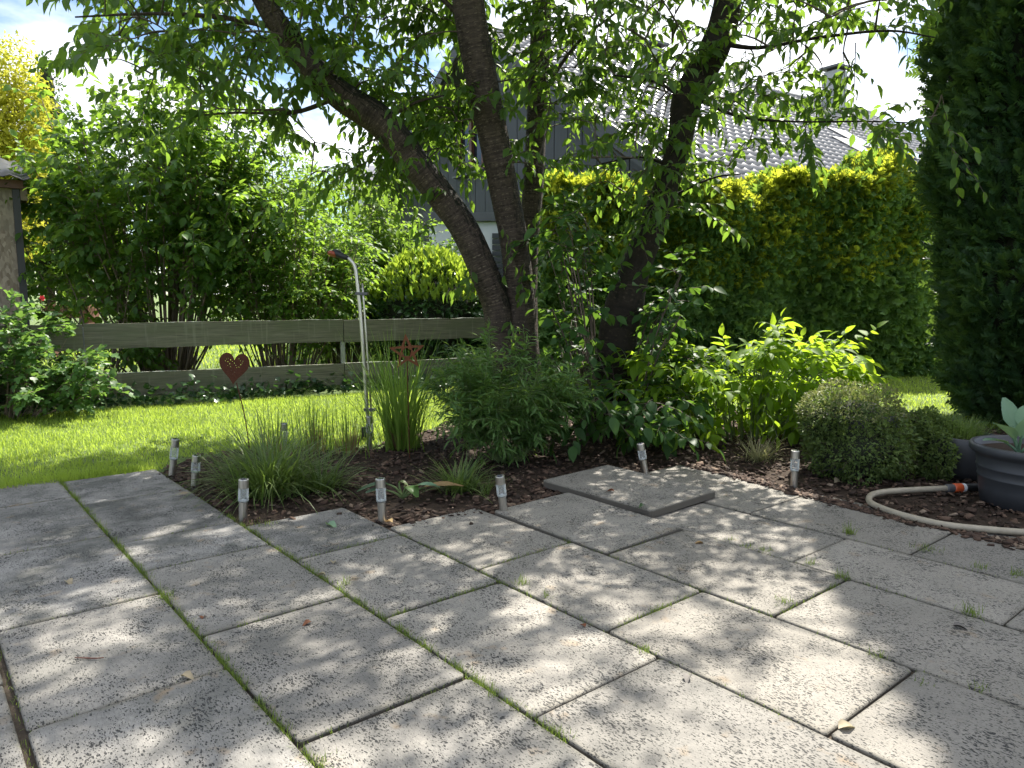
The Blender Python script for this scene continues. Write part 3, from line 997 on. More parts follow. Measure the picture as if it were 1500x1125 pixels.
# ------------------------------------------------------------------ plants: builders
UP = np.array([0, 0, 1.0])

def rv(k=1.0):
    return rng.normal(size=3) * k

def leaf_twig(L, T, start, d, length, n, size, droop=.25, r0=.004, spread=.85, hang=.3, tube_sides=3, t0=.12):
    """one twig with alternate leaves and a leaf at its tip"""
    d = nrm(np.array(d, float))
    ts = np.linspace(0, 1, 4)
    pts = start + d * (ts * length)[:, None] - UP * (droop * length * ts ** 2)[:, None]
    if T is not None: T.add(pts, np.linspace(r0, r0 * .35, 4), tube_sides)
    tt = np.linspace(t0, 1, n)
    P = start + d * (tt * length)[:, None] - UP * (droop * length * tt ** 2)[:, None]
    tan = nrm(d - UP * (2 * droop * tt)[:, None])
    side = nrm(np.cross(tan, UP + rv(.15)))
    sg = np.where(np.arange(n) % 2 == 0, 1.0, -1.0)[:, None]
    D = tan * .55 + side * sg * spread - UP * hang * (.3 + 1.3 * rng.random((n, 1))) + rng.normal(size=(n, 3)) * .22
    D[-1] = tan[-1] - UP * hang
    Nn = UP + rng.normal(size=(n, 3)) * .38 + side * sg * .25
    L.add(P, D, Nn, size * (.5 + .68 * rng.random((n, 1))))
    return pts[-1]

def leafy_spray(L, T, p, d, length, size, droop=.3, nl=9, sides=3, hang=.3):
    d = nrm(np.array(d, float))
    leaf_twig(L, T, p, d, length, nl, size, droop, .005, hang=hang)
    for k in range(sides):
        t = rng.uniform(.15, .75)
        q = p + d * t * length - UP * droop * length * t * t
        s = nrm(np.cross(d, UP)) * rng.choice([-1, 1])
        leaf_twig(L, T, q, d * .6 + s * .9 + rv(.25), length * rng.uniform(.4, .7), max(4, int(nl * .65)), size, droop, .0035, hang=hang)

def trunk_mesh(paths, n=22, wob=.05):
    """several stems as one continuous bark mesh with uv (around, along)"""
    Vs, Fs, Us, k = [], [], [], 0
    for P, R in paths:
        P, R = np.array(P), np.array(R)
        V, F = tube(P, R, n, cap=False)
        m = len(P)
        ph = rng.random(6) * 6.28
        L = np.concatenate([[0], np.cumsum(np.linalg.norm(np.diff(P, axis=0), axis=1))])
        a = np.tile(np.arange(n) * 2 * math.pi / n, m)
        l = np.repeat(L, n)
        w = np.sin(a * 2 + l * 2.1 + ph[0]) * .5 + np.sin(a * 3 - l * 5.3 + ph[1]) * .35 + np.sin(a + l * 9 + ph[2]) * .3 + rng.normal(size=len(a)) * .12
        V = V + (V - np.repeat(P, n, 0)) * (wob * w)[:, None]
        Vs.append(V); Fs.append(np.array(F) + k); k += len(V)
        aa = np.abs(a / math.pi - 1)          # mirrored so there is no seam
        Us.append(np.stack([aa * 2, l], 1))
    return np.vstack(Vs), np.vstack(Fs), np.vstack(Us)

def px_path(pts, n=5):
    """[(px, py, distance, radius px)] -> smooth 3D path and radii"""
    P = [W(x, y, d) for x, y, d, r in pts]
    R = [[r / FPX * d] for x, y, d, r in pts]
    Q = catmull(np.hstack([np.array(P), np.array(R)]), n)
    return Q[:, :3], np.maximum(Q[:, 3], .004)

def grow_crown(limbs, targets, T, L, size, length=(.45, .8), nl=(8, 12), sides=(2, 4), droop=.3, r_scale=.011, hang=.3):
    """join every target to the nearest wood already there, then put a leafy spray on it"""
    S = np.vstack(limbs)
    targets = np.array(targets)
    d0 = np.array([np.min(np.linalg.norm(S - t, axis=1)) for t in targets])
    for t in targets[np.argsort(d0)]:
        dv = S - t
        cost = np.linalg.norm(dv, axis=1) + .5 * np.maximum(0, dv[:, 2])
        q = S[np.argmin(cost)]
        dist = np.linalg.norm(t - q)
        out = nrm(t - q + 1e-6)
        if dist > .12:
            ts = np.linspace(0, 1, 5)[:, None]
            mid = (q + t) / 2 + UP * dist * .10 + rv(.05) * dist
            B = (1 - ts) ** 2 * q + 2 * ts * (1 - ts) * mid + ts ** 2 * t
            T.add(B, np.linspace(min(.05, .006 + r_scale * dist), .005, 5), 5)
            S = np.vstack([S, B[1:]])
        d = out * .8 + rv(.5); d[2] = d[2] * .5 - .05
        leafy_spray(L, T, t, d, rng.uniform(*length), size, droop, int(rng.integers(nl[0], nl[1] + 1)), int(rng.integers(sides[0], sides[1] + 1)), hang)
    return S

def region(px0, px1, py0, py1, d0, d1, n):
    return [W(rng.uniform(px0, px1), rng.uniform(py0, py1), rng.uniform(d0, d1)) for _ in range(n)]

def shrub(root, base, rx, ry, h, nstem, tpl, size, mat, stem_mat, twigs=12, per=7, tmin=.35, r0=.014, twig_len=(.2, .45), droop=.2, hang=.25, n_parts=0, flat=.35, base_r=.22, spread=.85, up=.35, hmin=.72):
    L, T = Leaves(), Tubes()
    base = np.array(base, float)
    for i in range(nstem):
        a, r = rng.random() * 6.283, math.sqrt(rng.random())
        e = base + np.array([rx * r * math.cos(a), ry * r * math.sin(a), h * (1 - flat * r * r) * rng.uniform(hmin, 1.03)])
        b = base + np.array([rx * r * math.cos(a), ry * r * math.sin(a), 0]) * base_r
        m = b * .45 + e * .55; m[2] = base[2] + (e[2] - base[2]) * rng.uniform(.58, .72); m += rv(.04) * h
        ts = np.linspace(0, 1, 7)[:, None]
        B = (1 - ts) ** 2 * b + 2 * ts * (1 - ts) * m + ts ** 2 * e
        T.add(B, np.linspace(r0 * rng.uniform(.7, 1.1), r0 * .25, 7), 5)
        for k in range(twigs):
            t = tmin + (1 - tmin) * rng.random() ** .8
            q = (1 - t) ** 2 * b + 2 * t * (1 - t) * m + t ** 2 * e
            tan = nrm(2 * (1 - t) * (m - b) + 2 * t * (e - m))
            out = np.array([math.cos(a), math.sin(a), 0]) * .4
            d = nrm(tan * up + rv(.65) + out)
            leaf_twig(L, T, q, d, rng.uniform(*twig_len), per, size, droop, .0035, hang=hang, spread=spread)
        leaf_twig(L, T, e - nrm(e - m) * .1, nrm(e - m), twig_len[0], per, size, 0.02, .003, hang=hang * .5, spread=spread)
    kind(T.build('stems', stem_mat, root), 'stuff')
    build_leaves(L, tpl, mat, root, n_parts)
    return L

def blob_points(c, r, n, shell=.55, rough=.22):
    """points through the outer part of an uneven ellipsoid, with outward normals"""
    d = nrm(rng.normal(size=(n, 3)))
    k = rng.random(6) * 6.28
    bumpy = 1 + rough * (np.sin(d[:, 0] * 5 + k[0]) * np.sin(d[:, 1] * 4 + k[1]) + .6 * np.sin(d[:, 2] * 8 + k[2]) * np.cos(d[:, 0] * 7 + k[3]))
    rad = (shell + (1 - shell) * rng.random(n) ** .5) * bumpy
    return np.array(c) + d * np.array(r) * rad[:, None], d

def blob_leaves(L, c, r, n, size, out=.5, hang=.3, shell=.55, rough=.22):
    P, d = blob_points(c, r, n, shell, rough)
    D = d * out + rng.normal(size=(n, 3)) * .6 - UP * hang
    L.add(P, D, d * .5 + UP * .6 + rng.normal(size=(n, 3)) * .4, size * (.6 + .6 * rng.random((n, 1))))

def core_blob(name, c, r, mat, parent, n=14, rough=.12):
    k = rng.random(4) * 6.28
    V, F = [], []
    for i in range(n + 1):
        th = math.pi * i / n
        for j in range(2 * n):
            ph = math.pi * j / n
            d = np.array([math.sin(th) * math.cos(ph), math.sin(th) * math.sin(ph), math.cos(th)])
            s = 1 + rough * math.sin(d[0] * 6 + k[0]) * math.sin(d[1] * 5 + k[1]) + rough * .6 * math.sin(d[2] * 11 + k[2])
            V.append(np.array(c) + d * np.array(r) * s)
    for i in range(n):
        for j in range(2 * n):
            a, b = i * 2 * n + j, i * 2 * n + (j + 1) % (2 * n)
            F.append((a, b, b + 2 * n, a + 2 * n))
    return obj(name, np.array(V), np.array(F), mat, parent, smooth=True)

# ------------------------------------------------------------------ the house behind the garden
R0 = np.array([-.8, 17.8, 7.25]); RL = 15.2
rd = nrm(np.array([12.8, 8.2, 0.0])); rn = np.array([rd[1], -rd[0], 0.0])      # along the ridge; down the near slope
TR, TL = .62, .52
house = thing('house', 'house with grey board gable and sunlit dark tiled roof behind the hedge', 'house', R0 * np.array([1, 1, 0]))
def HP(s, t, z=None, lift=0.0):
    """point s along the ridge, t down the near (+) or far (-) slope"""
    p = R0 + rd * s + rn * t
    p[2] = (R0[2] - (TR * t if t >= 0 else -TL * t)) + lift if z is None else z
    return p
TE, TW = 8.2, -6.6
# walls
gable = [HP(.5, TW + .6, -.06), HP(.5, TE - .7, -.06), HP(.5, TE - .7, None, -.25), HP(.5, 0, None, -.25), HP(.5, TW + .6, None, -.25)]
gb = [p + rd * (RL - 1) for p in gable]
V = np.array(gable + gb)
obj('wall', V, [(0, 1, 2, 3, 4), (9, 8, 7, 6, 5), (0, 5, 6, 1), (1, 6, 7, 2), (4, 3, 8, 9), (0, 4, 9, 5)], MAT['trim_grey'], house)
low = [HP(.44, TW + .7, -.06), HP(.44, TE - .8, -.06), HP(.44, TE - .8, 2.45), HP(.44, TW + .7, 2.45)]
obj('plaster_wall', np.array(low + [p + rd * .12 for p in low]), [(0, 1, 2, 3), (7, 6, 5, 4), (0, 4, 5, 1), (1, 5, 6, 2), (2, 6, 7, 3), (3, 7, 4, 0)], MAT['white'], house)
v, f = bar(HP(.33, TW + .6, 2.52), HP(.33, TE - .7, 2.52), .26, .14)
obj('ledge', v, f, MAT['lead'], house)
# vertical cladding boards, each its own
wt0, wt1, wz0, wz1 = -1.55, -.35, 4.25, 5.55
t = TW + .62
while t < TE - .8:
    t1 = min(t + .47, TE - .72)
    for (za, zb) in ([(2.62, None)] if not (t1 > wt0 and t < wt1) else [(2.62, wz0 - .06), (wz1 + .06, None)]):
        tops = []
        for q in (t + .012, t1 - .012):
            tops.append(HP(.4, q, None, -.3) if zb is None else HP(.4, q, zb))
        fr = [HP(.4, t + .012, za), HP(.4, t1 - .012, za), tops[1], tops[0]]
        if fr[2][2] - za < .15 and fr[3][2] - za < .15: continue
        obj('cladding_board', np.array(fr + [p + rd * .07 for p in fr]), [(0, 1, 2, 3), (7, 6, 5, 4), (0, 4, 5, 1), (1, 5, 6, 2), (2, 6, 7, 3), (3, 7, 4, 0)], MAT['cladding'], house)
    t = t1
# window
win = obj('window', *merge([bar(HP(.4, wt0 - .05, z), HP(.4, wt1 + .05, z), .12, .12) for z in (wz0, wz1)] + [bar(HP(.4, q, wz0), HP(.4, q, wz1), .12, .12, rn) for q in (wt0, (wt0 + wt1) / 2, wt1)]), MAT['frame_brown'], house)
pn = [HP(.42, wt0, wz0), HP(.42, wt1, wz0), HP(.42, wt1, wz1), HP(.42, wt0, wz1)]
obj('pane', np.array(pn), [(0, 1, 2, 3)], MAT['pane'], win)
v, f = bar(HP(.33, wt0 - .15, wz0 - .09), HP(.33, wt1 + .15, wz0 - .09), .2, .05)
obj('window_sill', v, f, MAT['lead'], win)
# roof planes with a thickness
def roof_plane(ta, tb):
    q = [HP(-.2, ta), HP(RL + .2, ta), HP(RL + .2, tb), HP(-.2, tb)]
    V = np.array(q + [p - UP * .2 for p in q])
    return V, [(0, 1, 2, 3), (7, 6, 5, 4), (0, 4, 5, 1), (1, 5, 6, 2), (2, 6, 7, 3), (3, 7, 4, 0)]
roof = obj('roof', *merge([roof_plane(0.0, TE), roof_plane(0.0, TW)]), MAT['lead'], house)
for ta, tb in ((0, TE), (0, TW)):
    v, f = bar(HP(-.24, ta, None, -.1), HP(-.24, tb, None, -.1), .06, .3, UP)
    obj('verge_board', v, f, MAT['trim_grey'], roof)
# pantiles
tv = []
for yy, zz in ((0, .01), (0, .05), (.33, .025)):
    for xx in np.linspace(-.5, .5, 6):
        tv.append((xx * .25, -yy, zz + .03 * math.cos(xx * 2 * math.pi * .95 + .8)))
tf = []
for r in range(2):
    for c_ in range(5):
        a = r * 6 + c_
        tf += [(a, a + 1, a + 7), (a, a + 7, a + 6)]
TILE = (np.array(tv), np.array(tf))
sl = nrm(rn - UP * TR); nrmR = nrm(np.cross(rd, -sl)); nrmR = nrmR if nrmR[2] > 0 else -nrmR
slope_len = TE * math.sqrt(1 + TR * TR)
P_ = []
for i in range(int(RL / .24) + 1):
    for j in range(int(slope_len / .28)):
        s_, d_ = -.1 + i * .24, (j + 1) * .28
        tt_ = d_ / math.sqrt(1 + TR * TR)
        P_.append(HP(s_, tt_) + nrmR * .012)
P_ = np.array(P_)
k = len(P_)
tl_arr = (P_, np.tile(sl, (k, 1)), np.tile(nrmR, (k, 1)), np.ones(k))
# local +y of the tile points down the slope; its tail (y<0) runs up under the next course
x, y, dep = project(P_)
vis = (x > 790) & (x < 1345)
build_leaves(tuple(a[vis] for a in tl_arr), TILE, MAT['tile'], roof, 300, 'roof_tiles', 'roof_tile', smooth=True)
build_leaves(tuple(a[~vis] for a in tl_arr), TILE, MAT['tile'], roof, 0, 'roof_tiles', 'roof_tile', smooth=True)
ridge = Tubes(); ridge.add([HP(s_, 0, None, .02) for s_ in np.linspace(-.25, RL + .25, 30)], .12, 8); ridge.build('ridge_tiles', MAT['tile'], roof)

def chimney(s_, t_, w, hh):
    c = HP(s_, t_); z0 = c[2] - .5; z1 = R0[2] + hh
    V = []
    for z in (z0, z1):
        for a, b in ((-1, -1), (1, -1), (1, 1), (-1, 1)):
            q = c + rd * a * w / 2 + rn * b * w / 2; q[2] = z; V.append(q)
    ch = obj('chimney', np.array(V), [(3, 2, 1, 0), (4, 5, 6, 7), (0, 1, 5, 4), (1, 2, 6, 5), (2, 3, 7, 6), (3, 0, 4, 7)], MAT['concrete_chimney'], house)
    top = c.copy(); top[2] = z1 + .12
    V = []
    for z, k_ in ((z1 + .08, .68), (z1 + .14, .68), (z1 + .24, .1)):
        for a, b in ((-1, -1), (1, -1), (1, 1), (-1, 1)):
            q = c + rd * a * w * k_ + rn * b * w * k_; q[2] = z; V.append(q)
    obj('chimney_cap', np.array(V), [(3, 2, 1, 0), (0, 1, 5, 4), (1, 2, 6, 5), (2, 3, 7, 6), (3, 0, 4, 7), (4, 5, 9, 8), (5, 6, 10, 9), (6, 7, 11, 10), (7, 4, 8, 11), (8, 9, 10, 11)], MAT['lead'], ch)
    m_, f_ = bar(c * np.array([1, 1, 0]) + UP * (z1 - .02), c * np.array([1, 1, 0]) + UP * (z1 + .085), w * .7, w * .7, rd)
    obj('flue', m_, f_, MAT['black_plastic'], ch)
    g = [HP(s_ - w * .75, t_ + w * .55, None, .1), HP(s_ + w * .75, t_ + w * .55, None, .1), HP(s_ + w * .75, t_ + w * .9, None, .1), HP(s_ - w * .75, t_ + w * .9, None, .1)]
    obj('flashing', np.array(g + [p - UP * .09 for p in g]), [(0, 1, 2, 3), (7, 6, 5, 4), (0, 4, 5, 1), (1, 5, 6, 2), (2, 6, 7, 3), (3, 7, 4, 0)], MAT['lead'], ch)
chimney(12.3, .7, .5, .75)
chimney(4.55, .9, .42, .05)
vp = Tubes(); c = HP(8.6, .9); vp.add([c, c + UP * .55], .07, 10); vp.build('vent_pipe', MAT['lead'], house)
an = Tubes(); c = HP(10.9, .1)
an.add([c, c + UP * 1.35], .025, 6)
for zz in (.75, .95, 1.15): an.add([c + UP * zz - rd * .45, c + UP * zz + rd * .45], .012, 5)
an.add([c + UP * .95 - rn * .5, c + UP * .95 + rn * .5], .012, 5)
an.build('antenna', MAT['post_steel'], house)
c = HP(2.6, .2); an = Tubes(); an.add([c, c + UP * 1.1], .02, 6); an.add([c + UP * .9 - rd * .4, c + UP * .9 + rd * .4], .012, 5); an.build('antenna', MAT['post_steel'], house)
for s_, t_ in ((8.1, 3.6), (8.9, 2.9), (10.9, 3.2), (13.4, 4.6)):
    fr = [HP(s_, t_, None, .13), HP(s_ + .75, t_, None, .13), HP(s_ + .75, t_ + 1.0, None, .13), HP(s_, t_ + 1.0, None, .13)]
    lo = [p - UP * .12 for p in fr]
    sk = obj('skylight', np.array(fr + lo), [(7, 6, 5, 4), (0, 4, 5, 1), (1, 5, 6, 2), (2, 6, 7, 3), (3, 7, 4, 0), (0, 1, 2, 3)], MAT['lead'], roof)
# skylight glass is one level down from the house itself
for s_, t_ in ((8.1, 3.6), (8.9, 2.9), (10.9, 3.2), (13.4, 4.6)):
    g = [HP(s_ + .07, t_ + .08, None, .137), HP(s_ + .68, t_ + .08, None, .137), HP(s_ + .68, t_ + .92, None, .137), HP(s_ + .07, t_ + .92, None, .137)]
    obj('skylight_pane', np.array(g), [(0, 1, 2, 3)], MAT['skypane'], roof)

# white garage annex in front of the gable
gx = W(700, 400, 15.6)
ga = thing('garage', 'low white garage with flat grey roof edge, glimpsed between the tree trunks', 'garage', (gx[0], gx[1], -.06))
v, f = box(gx[0] - 1.0, gx[0] + 1.65, 15.6, 17.2, -.06, 2.72); obj('wall', v, f, MAT['white'], ga)
v, f = box(gx[0] - 1.1, gx[0] + 1.75, 15.5, 17.3, 2.725, 2.9); obj('roof', v, f, MAT['lead'], ga)
dr = merge([box(gx[0] + .3, gx[0] + 1.55, 15.55, 15.585, .1 + i * .12, .2 + i * .12) for i in range(20)])
for i in range(20):
    v, f = box(gx[0] + .3, gx[0] + 1.55, 15.55, 15.585, .1 + i * .12, .2 + i * .12)
    obj('door_slat', v, f, MAT['trim_grey'], ga)

# pale house far behind on the left of the gable
q = W(552, 300, 34)
fh = thing('house', 'pale distant house mostly hidden behind the shrubs, left of the grey gable', 'house', (q[0], 34, -.06))
v, f = box(q[0] - 1.2, q[0] + 1.2, 34, 40, -.06, 6.0); obj('wall', v, f, MAT['white'], fh)
Vr = np.array([(q[0] - 1.5, 33.6, 5.8), (q[0] + 1.5, 33.6, 5.8), (q[0] + 1.5, 40.4, 5.8), (q[0] - 1.5, 40.4, 5.8), (q[0] - 1.5, 37, 7.4), (q[0] + 1.5, 37, 7.4)])
obj('roof', Vr, [(0, 1, 5, 4), (2, 3, 4, 5), (0, 4, 3), (1, 2, 5), (0, 3, 2, 1)], MAT['tile'], fh)
v, f = box(q[0] - .4, q[0] + .4, 33.95, 33.99, 4.2, 5.4); w_ = obj('window', v, f, MAT['frame_brown'], fh)
v, f = box(q[0] - .3, q[0] + .3, 33.93, 33.945, 4.3, 5.3); obj('pane', v, f, MAT['pane'], w_)

# ------------------------------------------------------------------ fence
fence = thing('fence', 'low weathered fence of wide grey-green boards in front of the shrubs', 'fence', (FENCE_A + FENCE_B) / 2)
fdir = nrm(FENCE_B - FENCE_A); flen = np.linalg.norm(FENCE_B - FENCE_A)
fsd = np.array([fdir[1], -fdir[0], 0])
cuts = [0, 2.02, 5.0, flen]
sj = None
# board joint where the photo shows it (x = 505)
for s_ in np.linspace(0, flen, 400):
    p = FENCE_A + fdir * s_
    if project(p[None])[0][0] > 505: sj = s_; break
s1 = next(s_ for s_ in np.linspace(0, flen, 400) if project((FENCE_A + fdir * s_)[None])[0][0] > 127)
cuts = [0, s1, sj, min(flen, 2 * sj - s1), flen]
for i in range(4):
    if cuts[i + 1] - cuts[i] < .2: continue
    for z0, z1, dz in ((.63, .915, 0), (.075, .355, .015)):
        a = FENCE_A + fdir * (cuts[i] + .006) + UP * ((z0 + z1) / 2 + random.uniform(-.008, .008)); b = FENCE_A + fdir * (cuts[i + 1] - .006) + UP * ((z0 + z1) / 2 + random.uniform(-.008, .008))
        ns = 14
        Vv, Ff = [], []
        hh = (z1 - z0) / 2
        for k in range(ns + 1):
            c = a + (b - a) * k / ns
            e1, e2 = rng.normal() * .003, rng.normal() * .003
            for sx, sz in ((-1, -1), (1, -1), (1, 1), (-1, 1)):
                Vv.append(c + fsd * .016 * sx + UP * (hh * sz + (e1 if sz > 0 else e2)))
        for k in range(ns):
            for m in range(4):
                Ff.append((k * 4 + m, k * 4 + (m + 1) % 4, (k + 1) * 4 + (m + 1) % 4, (k + 1) * 4 + m))
        Ff += [(3, 2, 1, 0), (ns * 4, ns * 4 + 1, ns * 4 + 2, ns * 4 + 3)]
        obj('board', np.array(Vv), Ff, MAT['board'], fence)
for s_ in cuts:
    c = FENCE_A + fdir * min(max(s_, .04), flen - .04) - fsd * .045
    v, f = bar(c + UP * -.3, c + UP * .88, .05, .05, fdir)
    obj('post', v, f, MAT['post_steel'], fence)

# ------------------------------------------------------------------ shed on the left
sr = W(19, 300, 9.6)
def shed_turn(v):
    v = np.array(v, float); a = math.radians(36); ca, sa = math.cos(a), math.sin(a)
    x, y = v[:, 0] - sr[0], v[:, 1] - 9.6
    v[:, 0], v[:, 1] = sr[0] + x * ca - y * sa, 9.6 + x * sa + y * ca
    return v
shed = thing('shed', 'garden shed with chipboard wall and corrugated roof at the left edge', 'shed', (sr[0] - 1.2, 10.4, -.06))
v, f = box(sr[0] - 2.4, sr[0], 9.6, 11.6, -.06, 2.62); obj('wall', shed_turn(v), f, MAT['chipboard'], shed)
v, f = box(sr[0] + .002, sr[0] + .08, 9.57, 9.65, -.06, 2.62); obj('corner_post', shed_turn(v), f, MAT['black_plastic'], shed)
v, f = box(sr[0] - 2.5, sr[0] + .12, 9.5, 9.56, 2.56, 2.66); obj('fascia', shed_turn(v), f, MAT['frame_brown'], shed)
v, f = box(sr[0] + .085, sr[0] + .16, 9.56, 11.6, 2.42, 2.60); obj('eave_board', shed_turn(v), f, MAT['stem_pale'], shed)
Vv, Ff = [], []
nx = 40
for jy, (yy, zz) in enumerate(((9.25, 2.70), (9.9, 2.86), (12.0, 3.3))):
    for i in range(nx + 1):
        xx = sr[0] - 2.6 + i * (2.78 / nx)
        w_ = .022 * math.sin(i * 1.9)
        Vv += [(xx, yy, zz + w_ - .1 * max(0, xx - sr[0] + .3)), (xx, yy, zz + w_ - .014 - .1 * max(0, xx - sr[0] + .3))]
for j in range(2):
    for i in range(nx):
        a = (j * (nx + 1) + i) * 2; b = a + 2; c_ = a + 2 * (nx + 1); d_ = c_ + 2
        Ff += [(a, b, d_, c_), (c_ + 1, d_ + 1, b + 1, a + 1)]
for i in range(nx):
    a = i * 2; Ff.append((a + 1, a + 3, a + 2, a))
obj('corrugated_roof', shed_turn(Vv), Ff, MAT['black_plastic'], shed, smooth=True)

# ------------------------------------------------------------------ far left garden: second fence, planter, flower
q0, q1 = W(95, 432, 17.5), W(215, 432, 18.6)
ff = thing('fence', 'far wooden fence rail across the neighbouring lawn, beyond the shed', 'fence', ((q0[0] + q1[0]) / 2, 18, -.06))
v, f = bar(W(86, 424, 17.5), W(215, 424, 18.6), .04, .30); obj('rail', v, f, MAT['board'], ff)
v, f = bar(W(86, 449, 17.5), W(215, 447, 18.6), .04, .2); obj('rail', v, f, MAT['board'], ff)
for xx, dd in ((92, 17.6), (150, 18.1), (210, 18.62)):
    c = W(xx, 424, dd); v, f = bar(np.array([c[0], c[1] + .06, -.06]), np.array([c[0], c[1] + .06, c[2] + .1]), .08, .08, fdir); obj('post', v, f, MAT['board'], ff)
c = W(98, 447, 15.5)
pl = thing('planter', 'long reddish planter box with dry stalks on the far lawn by the shed', 'planter', (c[0], c[1], -.06))
v, f = box(c[0] - .4, c[0] + .55, c[1] - .2, c[1] + .2, c[2] - .26, c[2] + .0); obj('trough', v, f, MAT['brick_red'], pl)
for xx in (-.32, .47):
    v, f = box(c[0] + xx - .04, c[0] + xx + .04, c[1] - .16, c[1] + .16, -.06, c[2] - .262); obj('leg', v, f, MAT['brick_red'], pl)
n = 60; bb = np.column_stack([c[0] + rng.uniform(-.3, .7, n), c[1] + rng.uniform(-.18, .1, n), np.full(n, c[2])])
V, F, t = blades(bb, rng.choice([0.1, 3.2, 4.7], n) + rng.normal(size=n) * .4, rng.uniform(.9, 1.6, n), rng.uniform(.3, 1.0, n), rng.uniform(.3, .6, n), np.full(n, .02), 3)
kind(obj('dry_stalks', V, F, MAT['dead_blade'], pl, tint=t), 'stuff')
c = W(62, 437, 14.5)
fl = thing('flower', 'small red flower on a stalk by the shed corner', 'flower', (c[0], c[1], -.06))
T = Tubes(); T.add([np.array([c[0], c[1], -.06]), c], .008, 5); T.build('stalk', MAT['stem_green'], fl)
for a in np.arange(6) * 1.047:
    D = np.array([[math.cos(a), -.3, math.sin(a)]])
    V, F, t = scatter_mesh(BROAD, c[None], nrm(D), np.array([[0, -1.0, .2]]), np.array([.07])); obj('petal', V, F, MAT['petal'], fl, tint=t)

# ------------------------------------------------------------------ trees and shrubs behind the fence
def clump_tree(name, label, px, dist, base_h, blobs, leafn, size, tpl, mat, trunk_r=.12, n_parts=0, cat='tree', core=None, shell=.5):
    c0 = W(px, 430, dist)
    root = thing(name, label, cat, (c0[0], dist, -.06))
    T = Tubes()
    top = np.array([c0[0], dist, max(b[2] for b in blobs)])
    T.add(catmull([np.array([c0[0], dist, -.1]), np.array([c0[0] + .05, dist, top[2] * .4]), top], 5), np.linspace(trunk_r, .02, 11), 8)
    L = Leaves()
    tot = sum(b[3] * b[4] * b[5] for b in blobs)
    for b in blobs:
        c, r = np.array(b[:3]), np.array(b[3:6])
        s0 = np.array([c0[0], dist, max(.3, c[2] - r[2] * .9)])
        T.add([s0, (s0 + c) / 2 + rv(.08), c + np.array([0, 0, r[2] * .4])], [trunk_r * .5, trunk_r * .35, .012], 5)
        blob_leaves(L, c, r, int(leafn * r[0] * r[1] * r[2] / tot), size, shell=shell)
        if core: core_blob('opaque_core', c, r * .62, core, root, 8)
    T.build('trunk', MAT['twig'], root)
    build_leaves(L, tpl, mat, root, n_parts)
    return root

def B(px, py, d, rx, ry, rz):
    c = W(px, py, d); return (c[0], c[1], c[2], rx, ry, rz)

clump_tree('golden_tree', 'bright yellow-leaved tree behind the shed roof', 10, 15, 0,
    [B(0, 110, 15, .7, .7, .8), B(15, 180, 15, .85, .8, 1.0), B(-30, 230, 15, 1.0, .9, 1.1), B(30, 240, 15, .62, .7, .9), B(40, 150, 15.2, .45, .5, .5), B(35, 330, 15, .5, .6, .6), B(-10, 330, 15, .8, .8, 1.0)],
    22000, .09, SMALL, MAT['gold_leaf'], .11, shell=.25)
clump_tree('conifer', 'dark green narrow conifer between the yellow tree and the lilac', 72, 17, 0,
    [B(72, 190, 17, .5, .5, 1.2), B(68, 270, 17, .8, .8, 1.4), B(80, 350, 17, 1.0, .9, 1.5), B(68, 130, 17, .25, .25, .8)],
    7000, .12, SMALL, MAT['far_leaf'], .12, core=MAT['core'])
clump_tree('background_tree', 'loose green tree far behind the lilac on the left', 120, 24, 0,
    [B(110, 320, 24, 2.0, 1.5, 2.2), B(170, 330, 24, 2.2, 1.5, 2.2), B(60, 370, 23, 1.5, 1.2, 1.6), B(220, 300, 25, 2.2, 1.5, 2.6)],
    9000, .16, SMALL, MAT['far_leaf'], .18)
clump_tree('background_tree', 'light green bush at the end of the far lawn left of the lilac', 85, 20, 0,
    [B(75, 385, 20, .7, .7, .6), B(110, 395, 20.4, .9, .7, .55), B(60, 400, 19.6, .6, .6, .5)], 2600, .12, SMALL, MAT['hazel_leaf'], .06, cat='bush')
clump_tree('background_tree', 'big background tree seen through the lilac and the cherry leaves', 360, 23, 0,
    [B(330, 330, 23, 2.2, 1.6, 2.4), B(420, 320, 23, 2.2, 1.6, 2.2), B(480, 340, 23.5, 1.8, 1.5, 2.0)], 9000, .16, SMALL, MAT['hazel_leaf'], .16)

# big lilac
c = W(245, 560, 10.6)
li = thing('lilac_shrub', 'tall many-stemmed lilac bush behind the left of the fence', 'shrub', (c[0], 10.6, -.06))
shrub(li, (c[0], 10.6, -.06), 1.85, 1.2, 4.9, 74, BROAD, .125, MAT['lilac_leaf'], MAT['stem_pale'], twigs=25, per=9, tmin=.34, r0=.02, twig_len=(.25, .55), hang=.35, n_parts=300, base_r=.2, hmin=.6)
c = W(150, 560, 9.9)
l2 = thing('lilac_shrub', 'low leafy lilac growth hanging over the left fence boards', 'shrub', (c[0], 9.9, -.06))
shrub(l2, (c[0], 9.9, -.06), .8, .6, 2.3, 16, BROAD, .11, MAT['lilac_leaf'], MAT['stem_pale'], twigs=11, per=7, tmin=.2, r0=.014, twig_len=(.2, .45), hang=.4, hmin=.35)
# forsythia to the right of it
c = W(415, 560, 10.9)
fo = thing('forsythia_shrub', 'bushy mid-green shrub with bare brown stems behind the garden shower', 'shrub', (c[0], 10.9, -.06))
shrub(fo, (c[0], 10.9, -.06), 1.3, .9, 3.6, 62, LEAF, .095, MAT['forsythia_leaf'], MAT['stem_pale'], twigs=22, per=10, tmin=.3, r0=.014, twig_len=(.25, .5), hang=.2, base_r=.3, hmin=.5)
